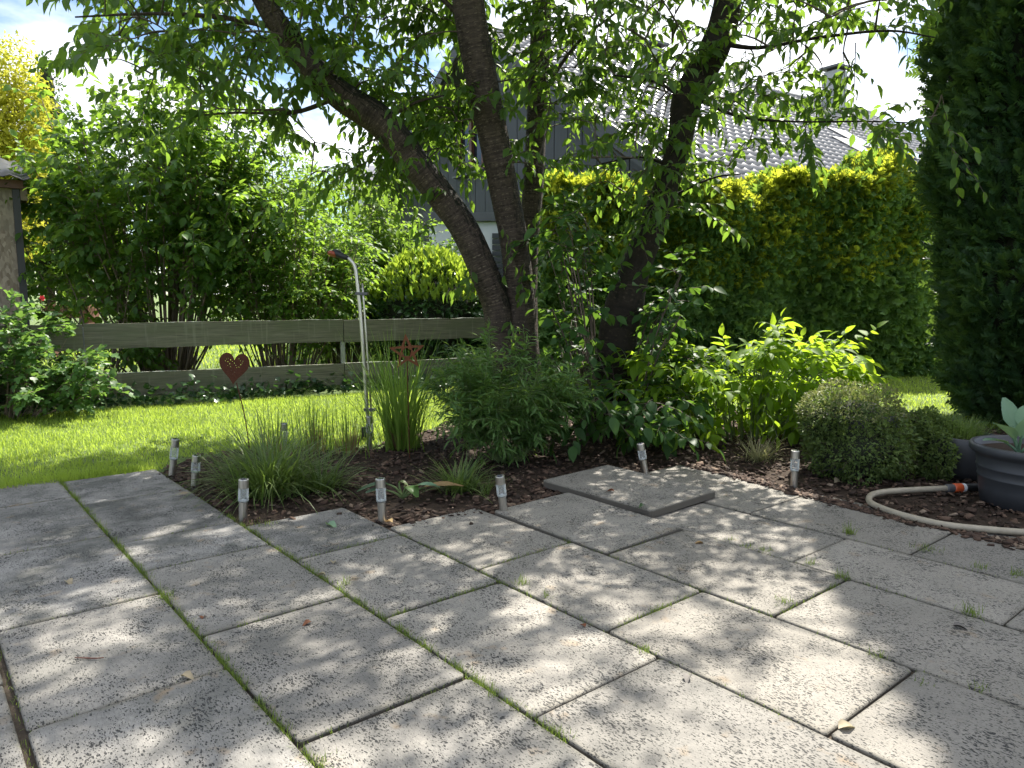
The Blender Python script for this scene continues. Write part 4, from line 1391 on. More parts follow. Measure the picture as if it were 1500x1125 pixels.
# light green airy shrub behind
c = W(505, 560, 12.6)
hz = thing('hazel_shrub', 'airy light green shrub left of the grey gable', 'shrub', (c[0], 12.6, -.06))
shrub(hz, (c[0], 12.6, -.06), 1.15, .9, 3.6, 60, LEAF, .11, MAT['hazel_leaf'], MAT['stem_pale'], twigs=20, per=10, tmin=.25, r0=.013, twig_len=(.25, .5), hang=.15, base_r=.3, hmin=.45)
c = W(625, 560, 13.4)
h2 = thing('hazel_shrub', 'green shrub below the grey gable, behind the clipped laurel', 'shrub', (c[0], 13.4, -.06))
shrub(h2, (c[0], 13.4, -.06), 1.2, .9, 2.75, 44, LEAF, .10, MAT['forsythia_leaf'], MAT['stem_pale'], twigs=16, per=9, tmin=.25, r0=.013, twig_len=(.25, .5), hang=.15, base_r=.3, hmin=.5)
# clipped laurel with yellow-green new shoots
c = W(632, 430, 11.7)
la = thing('laurel_bush', 'clipped laurel bush with yellow-green new shoots above the fence', 'bush', (c[0], 11.7, -.06))
core_blob('opaque_core', (c[0], 11.75, .75), (.85, .6, .8), MAT['core'], la, 10)
L = Leaves(); blob_leaves(L, (c[0], 11.7, .85), (1.05, .8, .95), 4200, .11, out=.7, hang=.1, shell=.75, rough=.06)
build_leaves(L, LEAF, MAT['laurel_dark'], la)
L = Leaves()
P, d = blob_points((c[0], 11.7, .85), (1.05, .8, .98), 3000, .93, .06)
ok = d[:, 2] > .28
P, d = P[ok], d[ok]
for k in range(3):
    D = UP * 1.1 + d * .3 + rng.normal(size=P.shape) * .35
    L.add(P + UP * .03 * k, D, rng.normal(size=P.shape) + np.array([0, -.6, 0]), .10 * (.7 + .5 * rng.random((len(P), 1))))
build_leaves(L, LEAF, MAT['laurel_new'], la, name='new_shoots')
# darker growth that fills the gap behind the trunks above the fence
c = W(800, 430, 11.4)
la2 = thing('laurel_bush', 'dark evergreen bush behind the cherry trunks', 'bush', (c[0], 11.4, -.06))
core_blob('opaque_core', (c[0], 11.5, .7), (.8, .5, .8), MAT['core'], la2, 10)
L = Leaves(); blob_leaves(L, (c[0], 11.4, .8), (1.0, .75, .95), 3600, .11, out=.7, hang=.2, shell=.7, rough=.1)
build_leaves(L, LEAF, MAT['laurel_dark'], la2)

# ------------------------------------------------------------------ conifer hedge
HA, HB = np.array([.35, 10.2, 0]), np.array([7.6, 11.9, 0])
hdir = nrm(HB - HA); hfr = np.array([hdir[1], -hdir[0], 0]); hlen = np.linalg.norm(HB - HA)
hedge = thing('conifer_hedge', 'tall clipped conifer hedge with yellow-green tips on the right', 'hedge', (HA + HB) / 2)
def htop(s): return 2.75 - .38 * np.clip(1 - s / 2.8, 0, 1) + .2 * np.sin(s * 1.3 + .6) + .12 * np.sin(s * 3.7) + .10 * np.sin(s * 7.1 + 1) + .12 * np.clip((s - 1.5) / 2, 0, 1)
def hbulge(s, z): return .10 * np.sin(s * 2.4 + z * 1.1) + .07 * np.sin(s * 5.3 - z * 2.2) + .05 * np.sin(z * 4.1 + s * 1.7)
# opaque core added inside to keep light from passing through
ns, nz = 40, 14
Vv, Ff = [], []
for i in range(ns + 1):
    s = hlen * i / ns
    for j in range(nz + 1):
        z = -.06 + (htop(s) - .12) * j / nz
        Vv.append(HA + hdir * s + hfr * (hbulge(s, z) - .12 - .25 * max(0, j / nz - .85)) + UP * z)
    for z in (htop(s) - .2, -.06):
        Vv.append(HA + hdir * s - hfr * 1.0 + UP * z)
m = nz + 3
for i in range(ns):
    for j in range(m):
        Ff.append((i * m + j, i * m + (j + 1) % m, (i + 1) * m + (j + 1) % m, (i + 1) * m + j))
Ff += [tuple(range(m))[::-1], tuple(range(ns * m, ns * m + m))]
obj('opaque_core', np.array(Vv), Ff, MAT['core_green'], hedge, smooth=True)
SPR = [spray_tpl(i) for i in range(3)]
def hedge_sprays(n, tip):
    s = rng.random(n) * hlen
    if tip:
        top = rng.random(n) < .5
        z = np.where(top, htop(s) - .05, htop(s) * (1 - rng.random(n) ** 1.6 * .5))
        dep = np.where(top, -rng.random(n) * 1.0, .06 + rng.random(n) * .06)
    else:
        top = rng.random(n) < .12
        z = np.where(top, htop(s) - .08, rng.random(n) * htop(s))
        dep = np.where(top, -rng.random(n) * 1.0, -.12 + rng.random(n) ** .6 * .2)
    P = HA + hdir * s[:, None] + hfr * (hbulge(s, z) + dep)[:, None] + UP * z[:, None]
    D = hfr * rng.uniform(.5, 1.1, (n, 1)) + UP * (rng.normal(size=(n, 1)) * .3 + np.where(top[:, None], 1.2, .3 if tip else -.28)) + hdir * (.35 + rng.normal(size=(n, 1)) * .4)
    Nn = np.cross(D, UP * .4 + rng.normal(size=(n, 3)) * .8)
    S = rng.uniform(.16, .36, n) * (.8 if tip else 1)
    return P, nrm(D), nrm(Nn), S
for q in range(3):
    P, D, Nn, S = hedge_sprays(9500, False)
    V, F, t = scatter_mesh(SPR[q], P, D, Nn, S)
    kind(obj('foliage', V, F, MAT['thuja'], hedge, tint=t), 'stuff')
    P, D, Nn, S = hedge_sprays(4600, True)
    V, F, t = scatter_mesh(SPR[q], P, D, Nn, S)
    kind(obj('new_growth', V, F, MAT['thuja_tip'], hedge, tint=t), 'stuff')

# ------------------------------------------------------------------ tall dark thuja at the right edge
TC = np.array([5.22, 7.15, 0]); THH = 9.2
thuja = thing('thuja_tree', 'tall dark columnar thuja filling the right edge', 'tree', (TC[0], TC[1], -.06))
def trad(z): return np.interp(z, [0, .25, .9, 1.6, 2.4, 3.3, 4.5, 6.0, 7.0, 7.8, 9.2], [.5, .72, .9, .95, 1.02, 1.06, 1.12, 1.18, .98, .66, .03])
def tb(a, z): return 1 + .08 * np.sin(a * 3 + z * 2.2) + .07 * np.sin(a * 5 - z * 3.1) + .05 * np.sin(z * 6 + a * 2)
Vv, Ff = [], []
na, nz = 28, 26
for j in range(nz + 1):
    z = THH * j / nz * .985
    for i in range(na):
        a = 2 * math.pi * i / na
        r = max(.01, trad(z) * tb(a, z) - .13)
        Vv.append((TC[0] + r * math.cos(a), TC[1] + r * math.sin(a), z + .02))
for j in range(nz):
    for i in range(na):
        Ff.append((j * na + i, j * na + (i + 1) % na, (j + 1) * na + (i + 1) % na, (j + 1) * na + i))
obj('opaque_core', np.array(Vv), np.array(Ff), MAT['core'], thuja, smooth=True)
T = Tubes(); T.add([TC - UP * .1, TC + UP * 4], [.13, .06], 8); T.build('trunk', MAT['twig'], thuja)
for q in range(3):
    n = 8500
    z = rng.random(n) ** 1.15 * THH; a = rng.random(n) * 6.283
    r = trad(z) * tb(a, z) + rng.uniform(-.12, .05, n)
    out = np.stack([np.cos(a), np.sin(a), np.zeros(n)], 1)
    P = TC + out * r[:, None] + UP * z[:, None]
    D = out * .7 + UP * rng.uniform(.1, 1.1, (n, 1)) + rng.normal(size=(n, 3)) * .3
    Nn = np.cross(D, UP * .6 + rng.normal(size=(n, 3)) * .8)
    V, F, t = scatter_mesh(SPR[q], P, nrm(D), nrm(Nn), rng.uniform(.11, .22, n))
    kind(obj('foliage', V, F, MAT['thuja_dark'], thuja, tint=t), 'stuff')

# ------------------------------------------------------------------ cherry tree with three stems
cherry = thing('cherry_tree', 'three-stemmed cherry tree leaning apart behind the round shrub', 'tree', G(765, 625))
main = px_path([(772, 640, 7.0, 34), (768, 560, 7.0, 27), (765, 500, 7.0, 24), (761, 430, 7.0, 22), (752, 350, 6.95, 21), (733, 250, 6.9, 21), (707, 125, 6.8, 21.5), (685, 0, 6.65, 22), (668, -120, 6.5, 21), (660, -260, 6.3, 17), (640, -420, 6.1, 11)])
left = px_path([(752, 640, 6.95, 30), (742, 540, 6.95, 23), (733, 480, 6.95, 21.5), (722, 430, 6.95, 21), (682, 340, 6.9, 21), (647, 288, 6.85, 21), (613, 245, 6.8, 21), (585, 208, 6.75, 21), (553, 175, 6.7, 22), (500, 140, 6.6, 20), (453, 96, 6.5, 18), (410, 40, 6.4, 16), (375, -20, 6.3, 14), (330, -110, 6.1, 12), (270, -210, 5.9, 8)])
back = px_path([(775, 640, 7.2, 22), (772, 500, 7.35, 16), (772, 400, 7.5, 15), (776, 330, 7.6, 15), (783, 240, 7.7, 15), (787, 150, 7.75, 14), (792, 50, 7.8, 14), (800, -40, 7.8, 13), (830, -170, 7.8, 10), (850, -300, 7.8, 6)])
limbs3 = [px_path(q) for q in (
    [(668, -120, 6.5, 12), (560, -230, 6.0, 9), (420, -330, 5.4, 6), (250, -420, 5.0, 3)],
    [(664, -190, 6.4, 11), (760, -330, 6.0, 8), (900, -470, 5.5, 5), (1000, -560, 5.2, 3)],
    [(410, 40, 6.4, 9), (320, 25, 6.3, 6), (220, 20, 6.2, 4), (110, 25, 6.1, 2)],
    [(500, 140, 6.6, 7), (430, 165, 6.7, 5), (350, 165, 6.8, 3), (280, 170, 6.8, 2)],
    [(690, 40, 6.7, 7), (600, -40, 6.6, 5), (480, -70, 6.5, 3)],
    [(560, 178, 6.7, 6), (610, 150, 6.4, 4), (650, 140, 6.2, 2)],
    [(787, 150, 7.75, 6), (840, 70, 7.5, 4), (900, 20, 7.2, 3)])]
for st in (main, left, back):
    V, F, U = trunk_mesh([st], 26, .045)
    obj('trunk', V, F, MAT['bark'], cherry, smooth=True, uv=U)
for st in limbs3:
    V, F, U = trunk_mesh([(st[0], st[1] * .55)], 10, .05)
    obj('limb', V, F, MAT['bark'], cherry, smooth=True, uv=U)
T, L = Tubes(), Leaves()
tg = []
tg += region(110, 420, -120, 60, 5.6, 7.2, 62)
tg += region(250, 440, 40, 165, 6.0, 7.3, 22)
tg += region(170, 300, 30, 120, 6.0, 7.0, 9)
tg += region(400, 690, -120, 90, 6.5, 7.7, 76)
tg += region(440, 560, 60, 120, 6.2, 7.4, 10)
tg += region(545, 715, 95, 225, 6.7, 7.8, 42)
tg += region(450, 600, 190, 260, 7.0, 7.8, 10)
tg += region(700, 880, -120, 90, 6.8, 8.0, 36)
tg += region(745, 840, 90, 250, 6.6, 7.8, 15)
tg += region(780, 900, 60, 110, 6.8, 7.8, 10)
for _ in range(150):     # overhead, above the picture: single sprays that dapple the terrace
    tg.append(np.array([rng.uniform(-2.0, 2.0), rng.uniform(4.6, 8.8), rng.uniform(4.5, 7.2)]))
for _ in range(34):      # overhead, above the picture: clumps that dapple the terrace
    cc = np.array([rng.uniform(-1.9, 1.5), rng.uniform(4.9, 8.8), rng.uniform(4.6, 7.2)])
    for _k in range(8):
        tg.append(cc + rng.normal(size=3) * np.array([.4, .4, .34]))
tg = [t for t in tg if t[2] > 1.4]
grow_crown([main[0][20:], left[0][30:], back[0][20:]] + [q[0] for q in limbs3], tg, T, L, .112, (.4, .75), (10, 14), (2, 4), .3)
for px, py, dd in ((735, 330, 6.7), (640, 330, 6.75), (700, 420, 6.8), (690, 390, 6.8), (748, 470, 6.75), (560, 190, 6.5), (600, 250, 6.6), (770, 380, 6.8), (720, 165, 6.6), (410, 60, 6.2), (795, 300, 7.2), (800, 360, 7.2), (655, 285, 6.7)):
    leafy_spray(L, T, W(px, py, dd), rv(.6) + np.array([0, -.5, .2]), rng.uniform(.2, .35), .11, .4, 6, 1, .5)
kind(T.build('branches', MAT['twig'], cherry), 'stuff')
build_two(L, LEAF, LEAF_CURL, MAT['cherry_leaf'], cherry)

# mossy dark tree to the right
mt = thing('mossy_tree', 'dark crooked mossy tree trunk rising right of the cherry', 'tree', G(905, 630))
mossy = px_path([(902, 650, 6.65, 38), (902, 580, 6.65, 31), (904, 520, 6.65, 28), (907, 480, 6.65, 27), (913, 447, 6.65, 27), (929, 400, 6.65, 22), (952, 340, 6.6, 20), (968, 296, 6.6, 19), (986, 240, 6.6, 18), (999, 190, 6.6, 19), (1008, 145, 6.55, 22), (1028, 105, 6.5, 21), (1050, 62, 6.45, 20), (1064, 10, 6.4, 18), (1075, -70, 6.3, 16), (1085, -200, 6.1, 12), (1110, -340, 5.9, 8)])
V, F, U = trunk_mesh([mossy], 24, .09)
obj('trunk', V, F, MAT['bark_moss'], mt, smooth=True, uv=U)
ml = [px_path(q) for q in (
    [(1050, 62, 6.45, 8), (1110, 70, 6.3, 5), (1200, 55, 6.1, 4), (1300, 45, 5.9, 3), (1370, 55, 5.8, 1.5)],
    [(1012, 140, 6.5, 6), (1080, 170, 6.3, 3.5), (1160, 178, 6.1, 2.5), (1280, 178, 5.9, 2), (1380, 182, 5.8, 1)],
    [(1070, -30, 6.35, 9), (1160, -110, 6.0, 7), (1300, -190, 5.6, 4), (1420, -230, 5.3, 2)],
    [(1010, 150, 6.5, 6), (960, 120, 6.5, 4), (900, 110, 6.5, 2.5)],
    [(985, 245, 6.6, 5), (940, 230, 6.5, 3.5), (880, 240, 6.4, 2)],
    [(1085, -200, 6.1, 8), (1000, -330, 5.7, 5), (900, -420, 5.4, 3)],
    [(968, 296, 6.6, 4), (1040, 262, 6.5, 3), (1085, 255, 6.5, 1.5)])]
for st in ml:
    V, F, U = trunk_mesh([(st[0], st[1] * .55)], 9, .06)
    obj('limb', V, F, MAT['bark_moss'], mt, smooth=True, uv=U)
T, L = Tubes(), Leaves()
tg = []
tg += region(860, 1040, -110, 90, 5.9, 7.2, 40)
tg += region(1060, 1330, -120, 60, 5.4, 6.8, 36)
tg += region(1060, 1260, 60, 125, 5.9, 6.6, 14)
tg += region(860, 990, 90, 250, 6.0, 7.0, 24)
tg += region(1020, 1110, 110, 270, 6.1, 7.0, 14)
tg += region(1300, 1400, 120, 190, 5.7, 6.1, 3)
tg += region(1120, 1330, 165, 185, 5.85, 6.1, 7)
tg += region(880, 1010, 240, 330, 6.2, 7.0, 14)
for _ in range(12):
    cc = np.array([rng.uniform(1.3, 3.2), rng.uniform(5.6, 8.2), rng.uniform(4.6, 6.6)])
    for _k in range(7):
        tg.append(cc + rng.normal(size=3) * np.array([.34, .34, .3]))
grow_crown([mossy[0][30:]] + [q[0] for q in ml], tg, T, L, .108, (.35, .7), (9, 13), (1, 3), .3)
for px, py, dd in ((1010, 140, 6.2), (1000, 170, 6.2), (1030, 110, 6.2), (960, 300, 6.3), (940, 330, 6.3), (975, 250, 6.35), (1005, 200, 6.3)):
    leafy_spray(L, T, W(px, py, dd), rv(.6) + np.array([0, -.4, -.2]), rng.uniform(.2, .35), .12, .5, 6, 1, .7)
kind(T.build('branches', MAT['twig'], mt), 'stuff')
build_two(L, LEAF, LEAF_CURL, MAT['cherry_leaf'], mt)

# ------------------------------------------------------------------ shrubs of the bed
# suckers and glossy dark leaves around the trunks
c = G(880, 628)
su = thing('leafy_shrub', 'dark glossy broad-leaved shrub at the foot of the mossy trunk', 'shrub', (c[0], 6.3, 0))
T, L = Tubes(), Leaves()
for k in range(150):
    px, py = rng.uniform(800, 1000), rng.uniform(300, 600)
    dd = rng.uniform(5.9, 6.9)
    if 860 < px < 940 and py < 500 and dd < 6.6: dd = rng.uniform(6.75, 7.2)
    if py < 400 and px > 940: continue
    if 862 < px < 950 and py < 535: continue
    p = W(px, py, dd)
    b = np.array([c[0] + (p[0] - c[0]) * .35, 6.35 + (p[1] - 6.35) * .4, 0])
    if rng.random() < .4: T.add(catmull([b, (b + p) / 2 + np.array([0, 0, p[2] * .15]), p], 4), np.linspace(.01, .004, 9), 4)
    leafy_spray(L, T, p, rv(.7) + np.array([0, -.35, 0]), rng.uniform(.3, .5), .12, .2, 7, 2, .12)
for k in range(26):
    p = W(rng.uniform(830, 990), rng.uniform(580, 628), rng.uniform(5.5, 6.1)); p[2] = max(p[2], .12)
    leafy_spray(L, T, p, np.array([rng.normal() * .7, -.6, .1]), rng.uniform(.25, .45), .12, .4, 7, 1, .3)
kind(T.build('stems', MAT['twig'], su), 'stuff')
build_leaves(L, BROAD, MAT['sucker_leaf'], su, 300)

# bright arching shrub
c = G(1090, 632)
kn = thing('arching_shrub', 'sunlit bright green arching shrub with pointed leaves before the hedge', 'shrub', (c[0], 6.5, 0))
T, L = Tubes(), Leaves()
for k in range(125):
    t = rng.random()
    px = 945 + 280 * t
    ymin = np.interp(px, [950, 1000, 1060, 1130, 1180, 1230, 1270], [530, 548, 540, 520, 535, 535, 560])
    py = rng.uniform(ymin, 622) if rng.random() < .75 else ymin + rng.random() * 20
    p = W(px, py, rng.uniform(6.0, 7.1))
    p[2] = max(p[2], .12)
    b = np.array([c[0] + (p[0] - c[0]) * .6, 6.6 + (p[1] - 6.6) * .6, 0])
    m = (b + p) / 2 + np.array([0, 0, p[2] * .25])
    cu = catmull([b, m, p], 4)
    T.add(cu, np.linspace(.008, .003, len(cu)), 4)
    d = nrm(p - m) + np.array([(px - 1090) / 250, -.2, .1]) + rv(.3)
    leafy_spray(L, T, p, d, rng.uniform(.3, .5), .13, .35, 8, 2, .25)
    leaf_twig(L, T, m, rv(.5) + np.array([0, -.5, .1]), .35, 6, .13, .3)
for sx_, sy_, dd in ((1142, 470, 6.5), (1128, 486, 6.4), (1232, 492, 6.4), (1278, 484, 6.5), (1205, 500, 6.3), (1060, 498, 6.5), (1010, 508, 6.5), (1265, 560, 6.3), (1170, 498, 6.6)):
    p = W(sx_, sy_, dd); b = np.array([c[0] + (p[0] - c[0]) * .55, 6.6, .0])
    cu = catmull([b, (b + p) / 2 + np.array([0, 0, .18]), p], 5)
    T.add(cu, np.linspace(.008, .002, len(cu)), 4)
    d = nrm(cu[-1] - cu[-4])
    leaf_twig(L, T, cu[-5], nrm(cu[-1] - cu[-5]), np.linalg.norm(cu[-1] - cu[-5]) + .05, 9, .12, .05, .003, hang=-.1)
kind(T.build('stems', MAT['stem_green'], kn), 'stuff')
build_leaves(L, LEAF, MAT['knot_leaf'], kn, 300)
# low ground plants at its foot
c = G(1150, 628)
lo_ = thing('low_plant', 'small fresh green plants at the foot of the arching shrub', 'plant', (c[0], c[1], 0))
L, T = Leaves(), Tubes()
for k in range(60):
    p = G(rng.uniform(1090, 1190), rng.uniform(612, 640)); p[2] = 0
    leaf_twig(L, T, p, rv(.4) + UP * .8, rng.uniform(.1, .22), 6, .06, .2)
kind(T.build('stems', MAT['stem_green'], lo_), 'stuff'); build_leaves(L, LEAF, MAT['knot_leaf'], lo_)

# round narrow-leaved shrub in the middle
c = G(742, 688)
wl_ = thing('narrow_leaved_shrub', 'rounded shrub with narrow green leaves in front of the cherry trunks', 'shrub', (c[0], c[1] + .25, 0))
shrub(wl_, (c[0], c[1] + .3, 0), .58, .48, 1.02, 62, NARROW, .085, MAT['willow_leaf'], MAT['stem_green'], twigs=13, per=11, tmin=.18, r0=.006, twig_len=(.10, .24), droop=.12, hang=.1, n_parts=300, flat=.42, base_r=.2, spread=.8, up=.75, hmin=.45)

# currant bush at the left edge
c = G(40, 612)
cu_ = thing('currant_bush', 'leafy currant bush at the left edge in front of the fence', 'bush', (c[0], c[1], 0))
shrub(cu_, (c[0] - .35, c[1] + .1, -.02), 1.15, .6, 1.35, 50, LOBED, .085, MAT['currant_leaf'], MAT['stem_pale'], twigs=12, per=7, tmin=.15, r0=.009, twig_len=(.15, .3), hang=.25, n_parts=300, base_r=.35, flat=.45, hmin=.4)

# ivy and weeds under the fence
iv = []
L = Leaves()
for k in range(1700):
    s_ = rng.uniform(.8, flen)
    p = FENCE_A + fdir * s_ + fsd * (rng.uniform(-.1, .42) * (.6 + .4 * math.sin(s_ * 2.2))) + UP * abs(rng.normal()) * .10
    L.add(p, rng.normal(size=3) * .7 + fsd * .5, UP + rng.normal(size=3) * .4, rng.uniform(.045, .085))
P, D, Nn, S = L.arrays()
V, F, t = scatter_mesh(LOBED, P, D, Nn, S)
o = kind(obj('ivy', V, F, MAT['ivy_leaf'], tint=t), 'stuff'); o['label'] = 'dark ivy ground cover along the foot of the fence'

# ------------------------------------------------------------------ ornamental grasses
def clump(name, label, px, py, n, mat, length, width, lean, curl, r, segs=6, dead=0, cat='grass clump', dead_len=.3):
    c = G(px, py)
    root = thing(name, label, cat, (c[0], c[1], -.01))
    a = rng.random(n) * 6.283
    q = np.abs(rng.normal(size=n)) * r * .5
    base = np.column_stack([c[0] + np.cos(a) * q, c[1] + np.sin(a) * q, np.full(n, -.015)])
    az = a + rng.normal(size=n) * .7
    V, F, t = blades(base, az, rng.uniform(lean[0], lean[1], n), rng.uniform(curl[0], curl[1], n), rng.uniform(length[0], length[1], n), rng.uniform(.6, 1.1, n) * width, segs)
    kind(obj('blades', V, F, mat, root, tint=t, smooth=True), 'stuff')
    if dead:
        a = rng.random(dead) * 6.283
        base = np.column_stack([c[0] + np.cos(a) * r * .4 * rng.random(dead), c[1] + np.sin(a) * r * .4 * rng.random(dead), np.full(dead, -.015)])
        V, F, t = blades(base, a, rng.uniform(lean[0], lean[1] * 1.3, dead), rng.uniform(0, curl[1], dead), rng.uniform(.4, 1, dead) * dead_len, np.full(dead, width * .8), 3)
        kind(obj('dead_blades', V, F, MAT['dead_blade'], root, tint=t), 'stuff')
    return root
clump('sedge', 'big arching sedge clump spilling over between the front lamps', 395, 718, 620, MAT['sedge_blade'], (.34, .68), .013, (.05, 1.0), (.5, 1.7), .26, 7, 40)
clump('sedge', 'low dark sedge tuft to the right of the big sedge clump', 468, 716, 190, MAT['sedge_blade'], (.22, .45), .013, (.1, 1.1), (.5, 1.5), .12, 6)
clump('sedge', 'small sedge tuft below the round narrow-leaved shrub', 672, 716, 230, MAT['sedge_blade'], (.18, .36), .011, (.1, 1.1), (.5, 1.5), .12, 6)
clump('sedge', 'short weedy tuft right under the round shrub, by the paving', 712, 720, 40, MAT['sedge_blade'], (.08, .2), .006, (.1, .9), (.3, 1.2), .08, 5)
clump('tall_grass', 'tall upright ornamental grass behind the rusty star', 588, 655, 210, MAT['reed_blade'], (.55, 1.15), .015, (.0, .42), (.05, .9), .20, 7, 70, dead_len=.30)
clump('variegated_grass', 'small pale variegated grass tuft in front of the arching shrub', 1112, 672, 150, MAT['pale_blade'], (.14, .30), .007, (.1, 1.1), (.3, 1.1), .09, 6)
for lab, px, py, n in (('row of reedy upright stalks left of the shower pole', 462, 660, 80), ('reedy upright stalks just in front of the shower pole', 512, 662, 45), ('reedy stalks behind the big sedge clump', 405, 672, 55)):
    clump('reed', lab, px, py, n, MAT['reed_blade'], (.28, .55), .009, (.0, .22), (-.1, .3), .30, 5, 50, dead_len=.34)

# ------------------------------------------------------------------ solar lamps
LAMPS = [
    (252, 697, 257, 643, 'solar stake lamp at the far left corner of the bed, next to the lawn'),
    (285, 712, 288, 667, 'second solar stake lamp from the left, half behind the sedge'),
    (356, 761, 357, 702, 'front left solar stake lamp before the big sedge clump'),
    (560, 762, 557, 701, 'solar stake lamp in the middle of the paving edge, beside the wilted plant'),
    (738, 751, 732, 697, 'tilted solar stake lamp right of the middle, by the dark mulch'),
    (945, 692, 938, 650, 'solar stake lamp behind the loose raised slab'),
    (1163, 714, 1165, 660, 'rightmost solar stake lamp, beside the pale grass tuft'),
    (416, 668, 416, 620, 'solar stake lamp on the lawn side, behind the big sedge clump'),
    (541, 655, 541, 610, 'solar stake lamp at the foot of the shower pole'),
]
for bx_, by_, tx_, ty_, lab in LAMPS:
    b = G(bx_, by_)
    top = W(tx_, ty_, b[1] - (.02 if 'tilted' in lab else 0))
    ax = nrm(top - b); H = np.linalg.norm(top - b)
    R = .027
    root = thing('solar_lamp', lab, 'lamp', (b[0], b[1], -.02), 'solar lamps along the bed')
    def seg(name, prof, mat, par, n=24):
        v, f = lathe(prof, n, b, ax)
        return obj(name, v, f, mat, par, smooth=False)
    h1, h2 = H * .46, H * .78
    pst = seg('post', [(.004, -.12), (.012, -.03), (R * .86, -.02), (R * .86, h1 - .004), (R * .7, h1)], MAT['steel'], root)
    # ribbed clear lens
    n = 36
    prof = [(R * .98, h1), (R, h1 + .004), (R, h2 - .004), (R * .98, h2)]
    v, f = lathe(prof, n, (0, 0, 0))
    ang = np.arctan2(v[:, 1], v[:, 0]); rr = 1 + .03 * np.cos(ang * 18)
    v[:, 0] *= rr; v[:, 1] *= rr
    v = v @ np.array(Vector((0, 0, 1)).rotation_difference(Vector(ax)).to_matrix()).T + b
    obj('lens', v, f, MAT['lens'], root, smooth=True)
    seg('bulb', [(.001, h1 + .003), (R * .8, h1 + .002), (R * .8, h1 + .005), (.006, h1 + .007), (.005, h1 + .012), (.001, h1 + .014)], MAT['white'], root, 12)
    cap = seg('cap', [(R * .9, h2 + .001), (R * 1.02, h2 + .002), (R * 1.02, H - .003), (R * .98, H), (R * .86, H + .0005)], MAT['steel'], root)
    seg('solar_panel', [(R * .7, H + .0006), (R * .7, H + .0025), (R * .66, H + .003)], MAT['solar'], cap, 16)

# ------------------------------------------------------------------ rusty heart and star on rods
def plate(name, loops, thick, mat, parent, M):
    cu = bpy.data.curves.new(name, 'CURVE'); cu.dimensions = '2D'; cu.fill_mode = 'BOTH'; cu.extrude = thick / 2
    for lp in loops:
        s = cu.splines.new('POLY'); s.points.add(len(lp) - 1); s.use_cyclic_u = True
        for q, (x, y) in zip(s.points, lp): q.co = (x, y, 0, 1)
    tmp = bpy.data.objects.new('tmp', cu); C.objects.link(tmp)
    dg = bpy.context.evaluated_depsgraph_get()
    me = bpy.data.meshes.new_from_object(tmp.evaluated_get(dg))
    me.name = name
    bpy.data.objects.remove(tmp); bpy.data.curves.remove(cu)
    me.materials.clear(); me.materials.append(mat)
    o = link(name, me, parent)
    o.matrix_local = M
    return o
def circ(x, y, r, n=6): return [(x + r * math.cos(-k * 2 * math.pi / n), y + r * math.sin(-k * 2 * math.pi / n)) for k in range(n)]

hb = W(366, 655, 5.9); hb[2] = -.05
hc = W(343, 537, 5.9)
heart = thing('garden_heart', 'rusty metal heart on a thin rod standing before the fence', 'garden ornament', hb)
lp = []
for k in range(60):
    a = 2 * math.pi * k / 60
    lp.append((16 * math.sin(a) ** 3 / 32 * .235, (13 * math.cos(a) - 5 * math.cos(2 * a) - 2 * math.cos(3 * a) - math.cos(4 * a)) / 30 * .27))
holes = [circ(x, y, r) for x, y, r in ((-.062, .055, .0035), (-.048, .062, .003), (-.07, .04, .003), (-.03, .052, .0035), (-.015, .04, .003), (.0, .028, .0035), (.012, .012, .003), (.02, -.006, .0035), (.016, -.026, .003), (.006, -.044, .0035), (-.006, -.06, .003), (-.05, .035, .003), (-.035, .02, .0035), (-.05, .005, .003), (-.028, -.004, .003), (.045, .05, .003), (.06, .035, .003), (.05, .02, .0035), (.066, .05, .003), (.034, .066, .003), (-.02, -.03, .003), (.038, .0, .003))]
Mx = Matrix.Translation(Vector(hc - hb)) @ Matrix.Rotation(.1, 4, 'Z') @ Matrix.Rotation(math.pi / 2, 4, 'X') @ Matrix.Rotation(-.1, 4, 'Z')
plate('heart_plate', [lp] + holes, .004, MAT['rust'], heart, Mx)
T = Tubes(); tip = hc + np.array([.012, .004, -.13]); T.add(catmull([hb, (hb + tip) / 2 + np.array([.015, 0, 0]), tip], 5), .0045, 6); T.build('rod', MAT['rust'], heart)

sb = G(600, 668); sb[2] = -.05
sc_ = W(596, 516, sb[1] - .05)
star = thing('garden_star', 'rusty openwork metal star among the tall grass', 'garden ornament', sb)
def starpts(R, r, rot=0, n=5, rev=False):
    p = [((R if k % 2 == 0 else r) * math.sin(rot + k * math.pi / n), (R if k % 2 == 0 else r) * math.cos(rot + k * math.pi / n)) for k in range(2 * n)]
    return p[::-1] if rev else p
Mx = Matrix.Translation(Vector(sc_ - sb)) @ Matrix.Rotation(math.pi / 2, 4, 'X') @ Matrix.Rotation(.06, 4, 'Z')
inner = []
for k in range(5):      # a cut-out triangle in every ray and a pentagon in the middle
    a = k * 2 * math.pi / 5
    tri = [(.098 * math.sin(a), .098 * math.cos(a)), (.05 * math.sin(a + .36), .05 * math.cos(a + .36)), (.05 * math.sin(a - .36), .05 * math.cos(a - .36))]
    inner.append(tri)
inner.append([(.036 * math.sin(-k * 2 * math.pi / 5), .036 * math.cos(-k * 2 * math.pi / 5)) for k in range(5)])
plate('star_plate', [starpts(.142, .062)] + inner, .004, MAT['rust_bright'], star, Mx)
T = Tubes(); T.add([sb, sc_ + np.array([0, .005, -.05])], .0045, 6); T.build('rod', MAT['rust'], star)

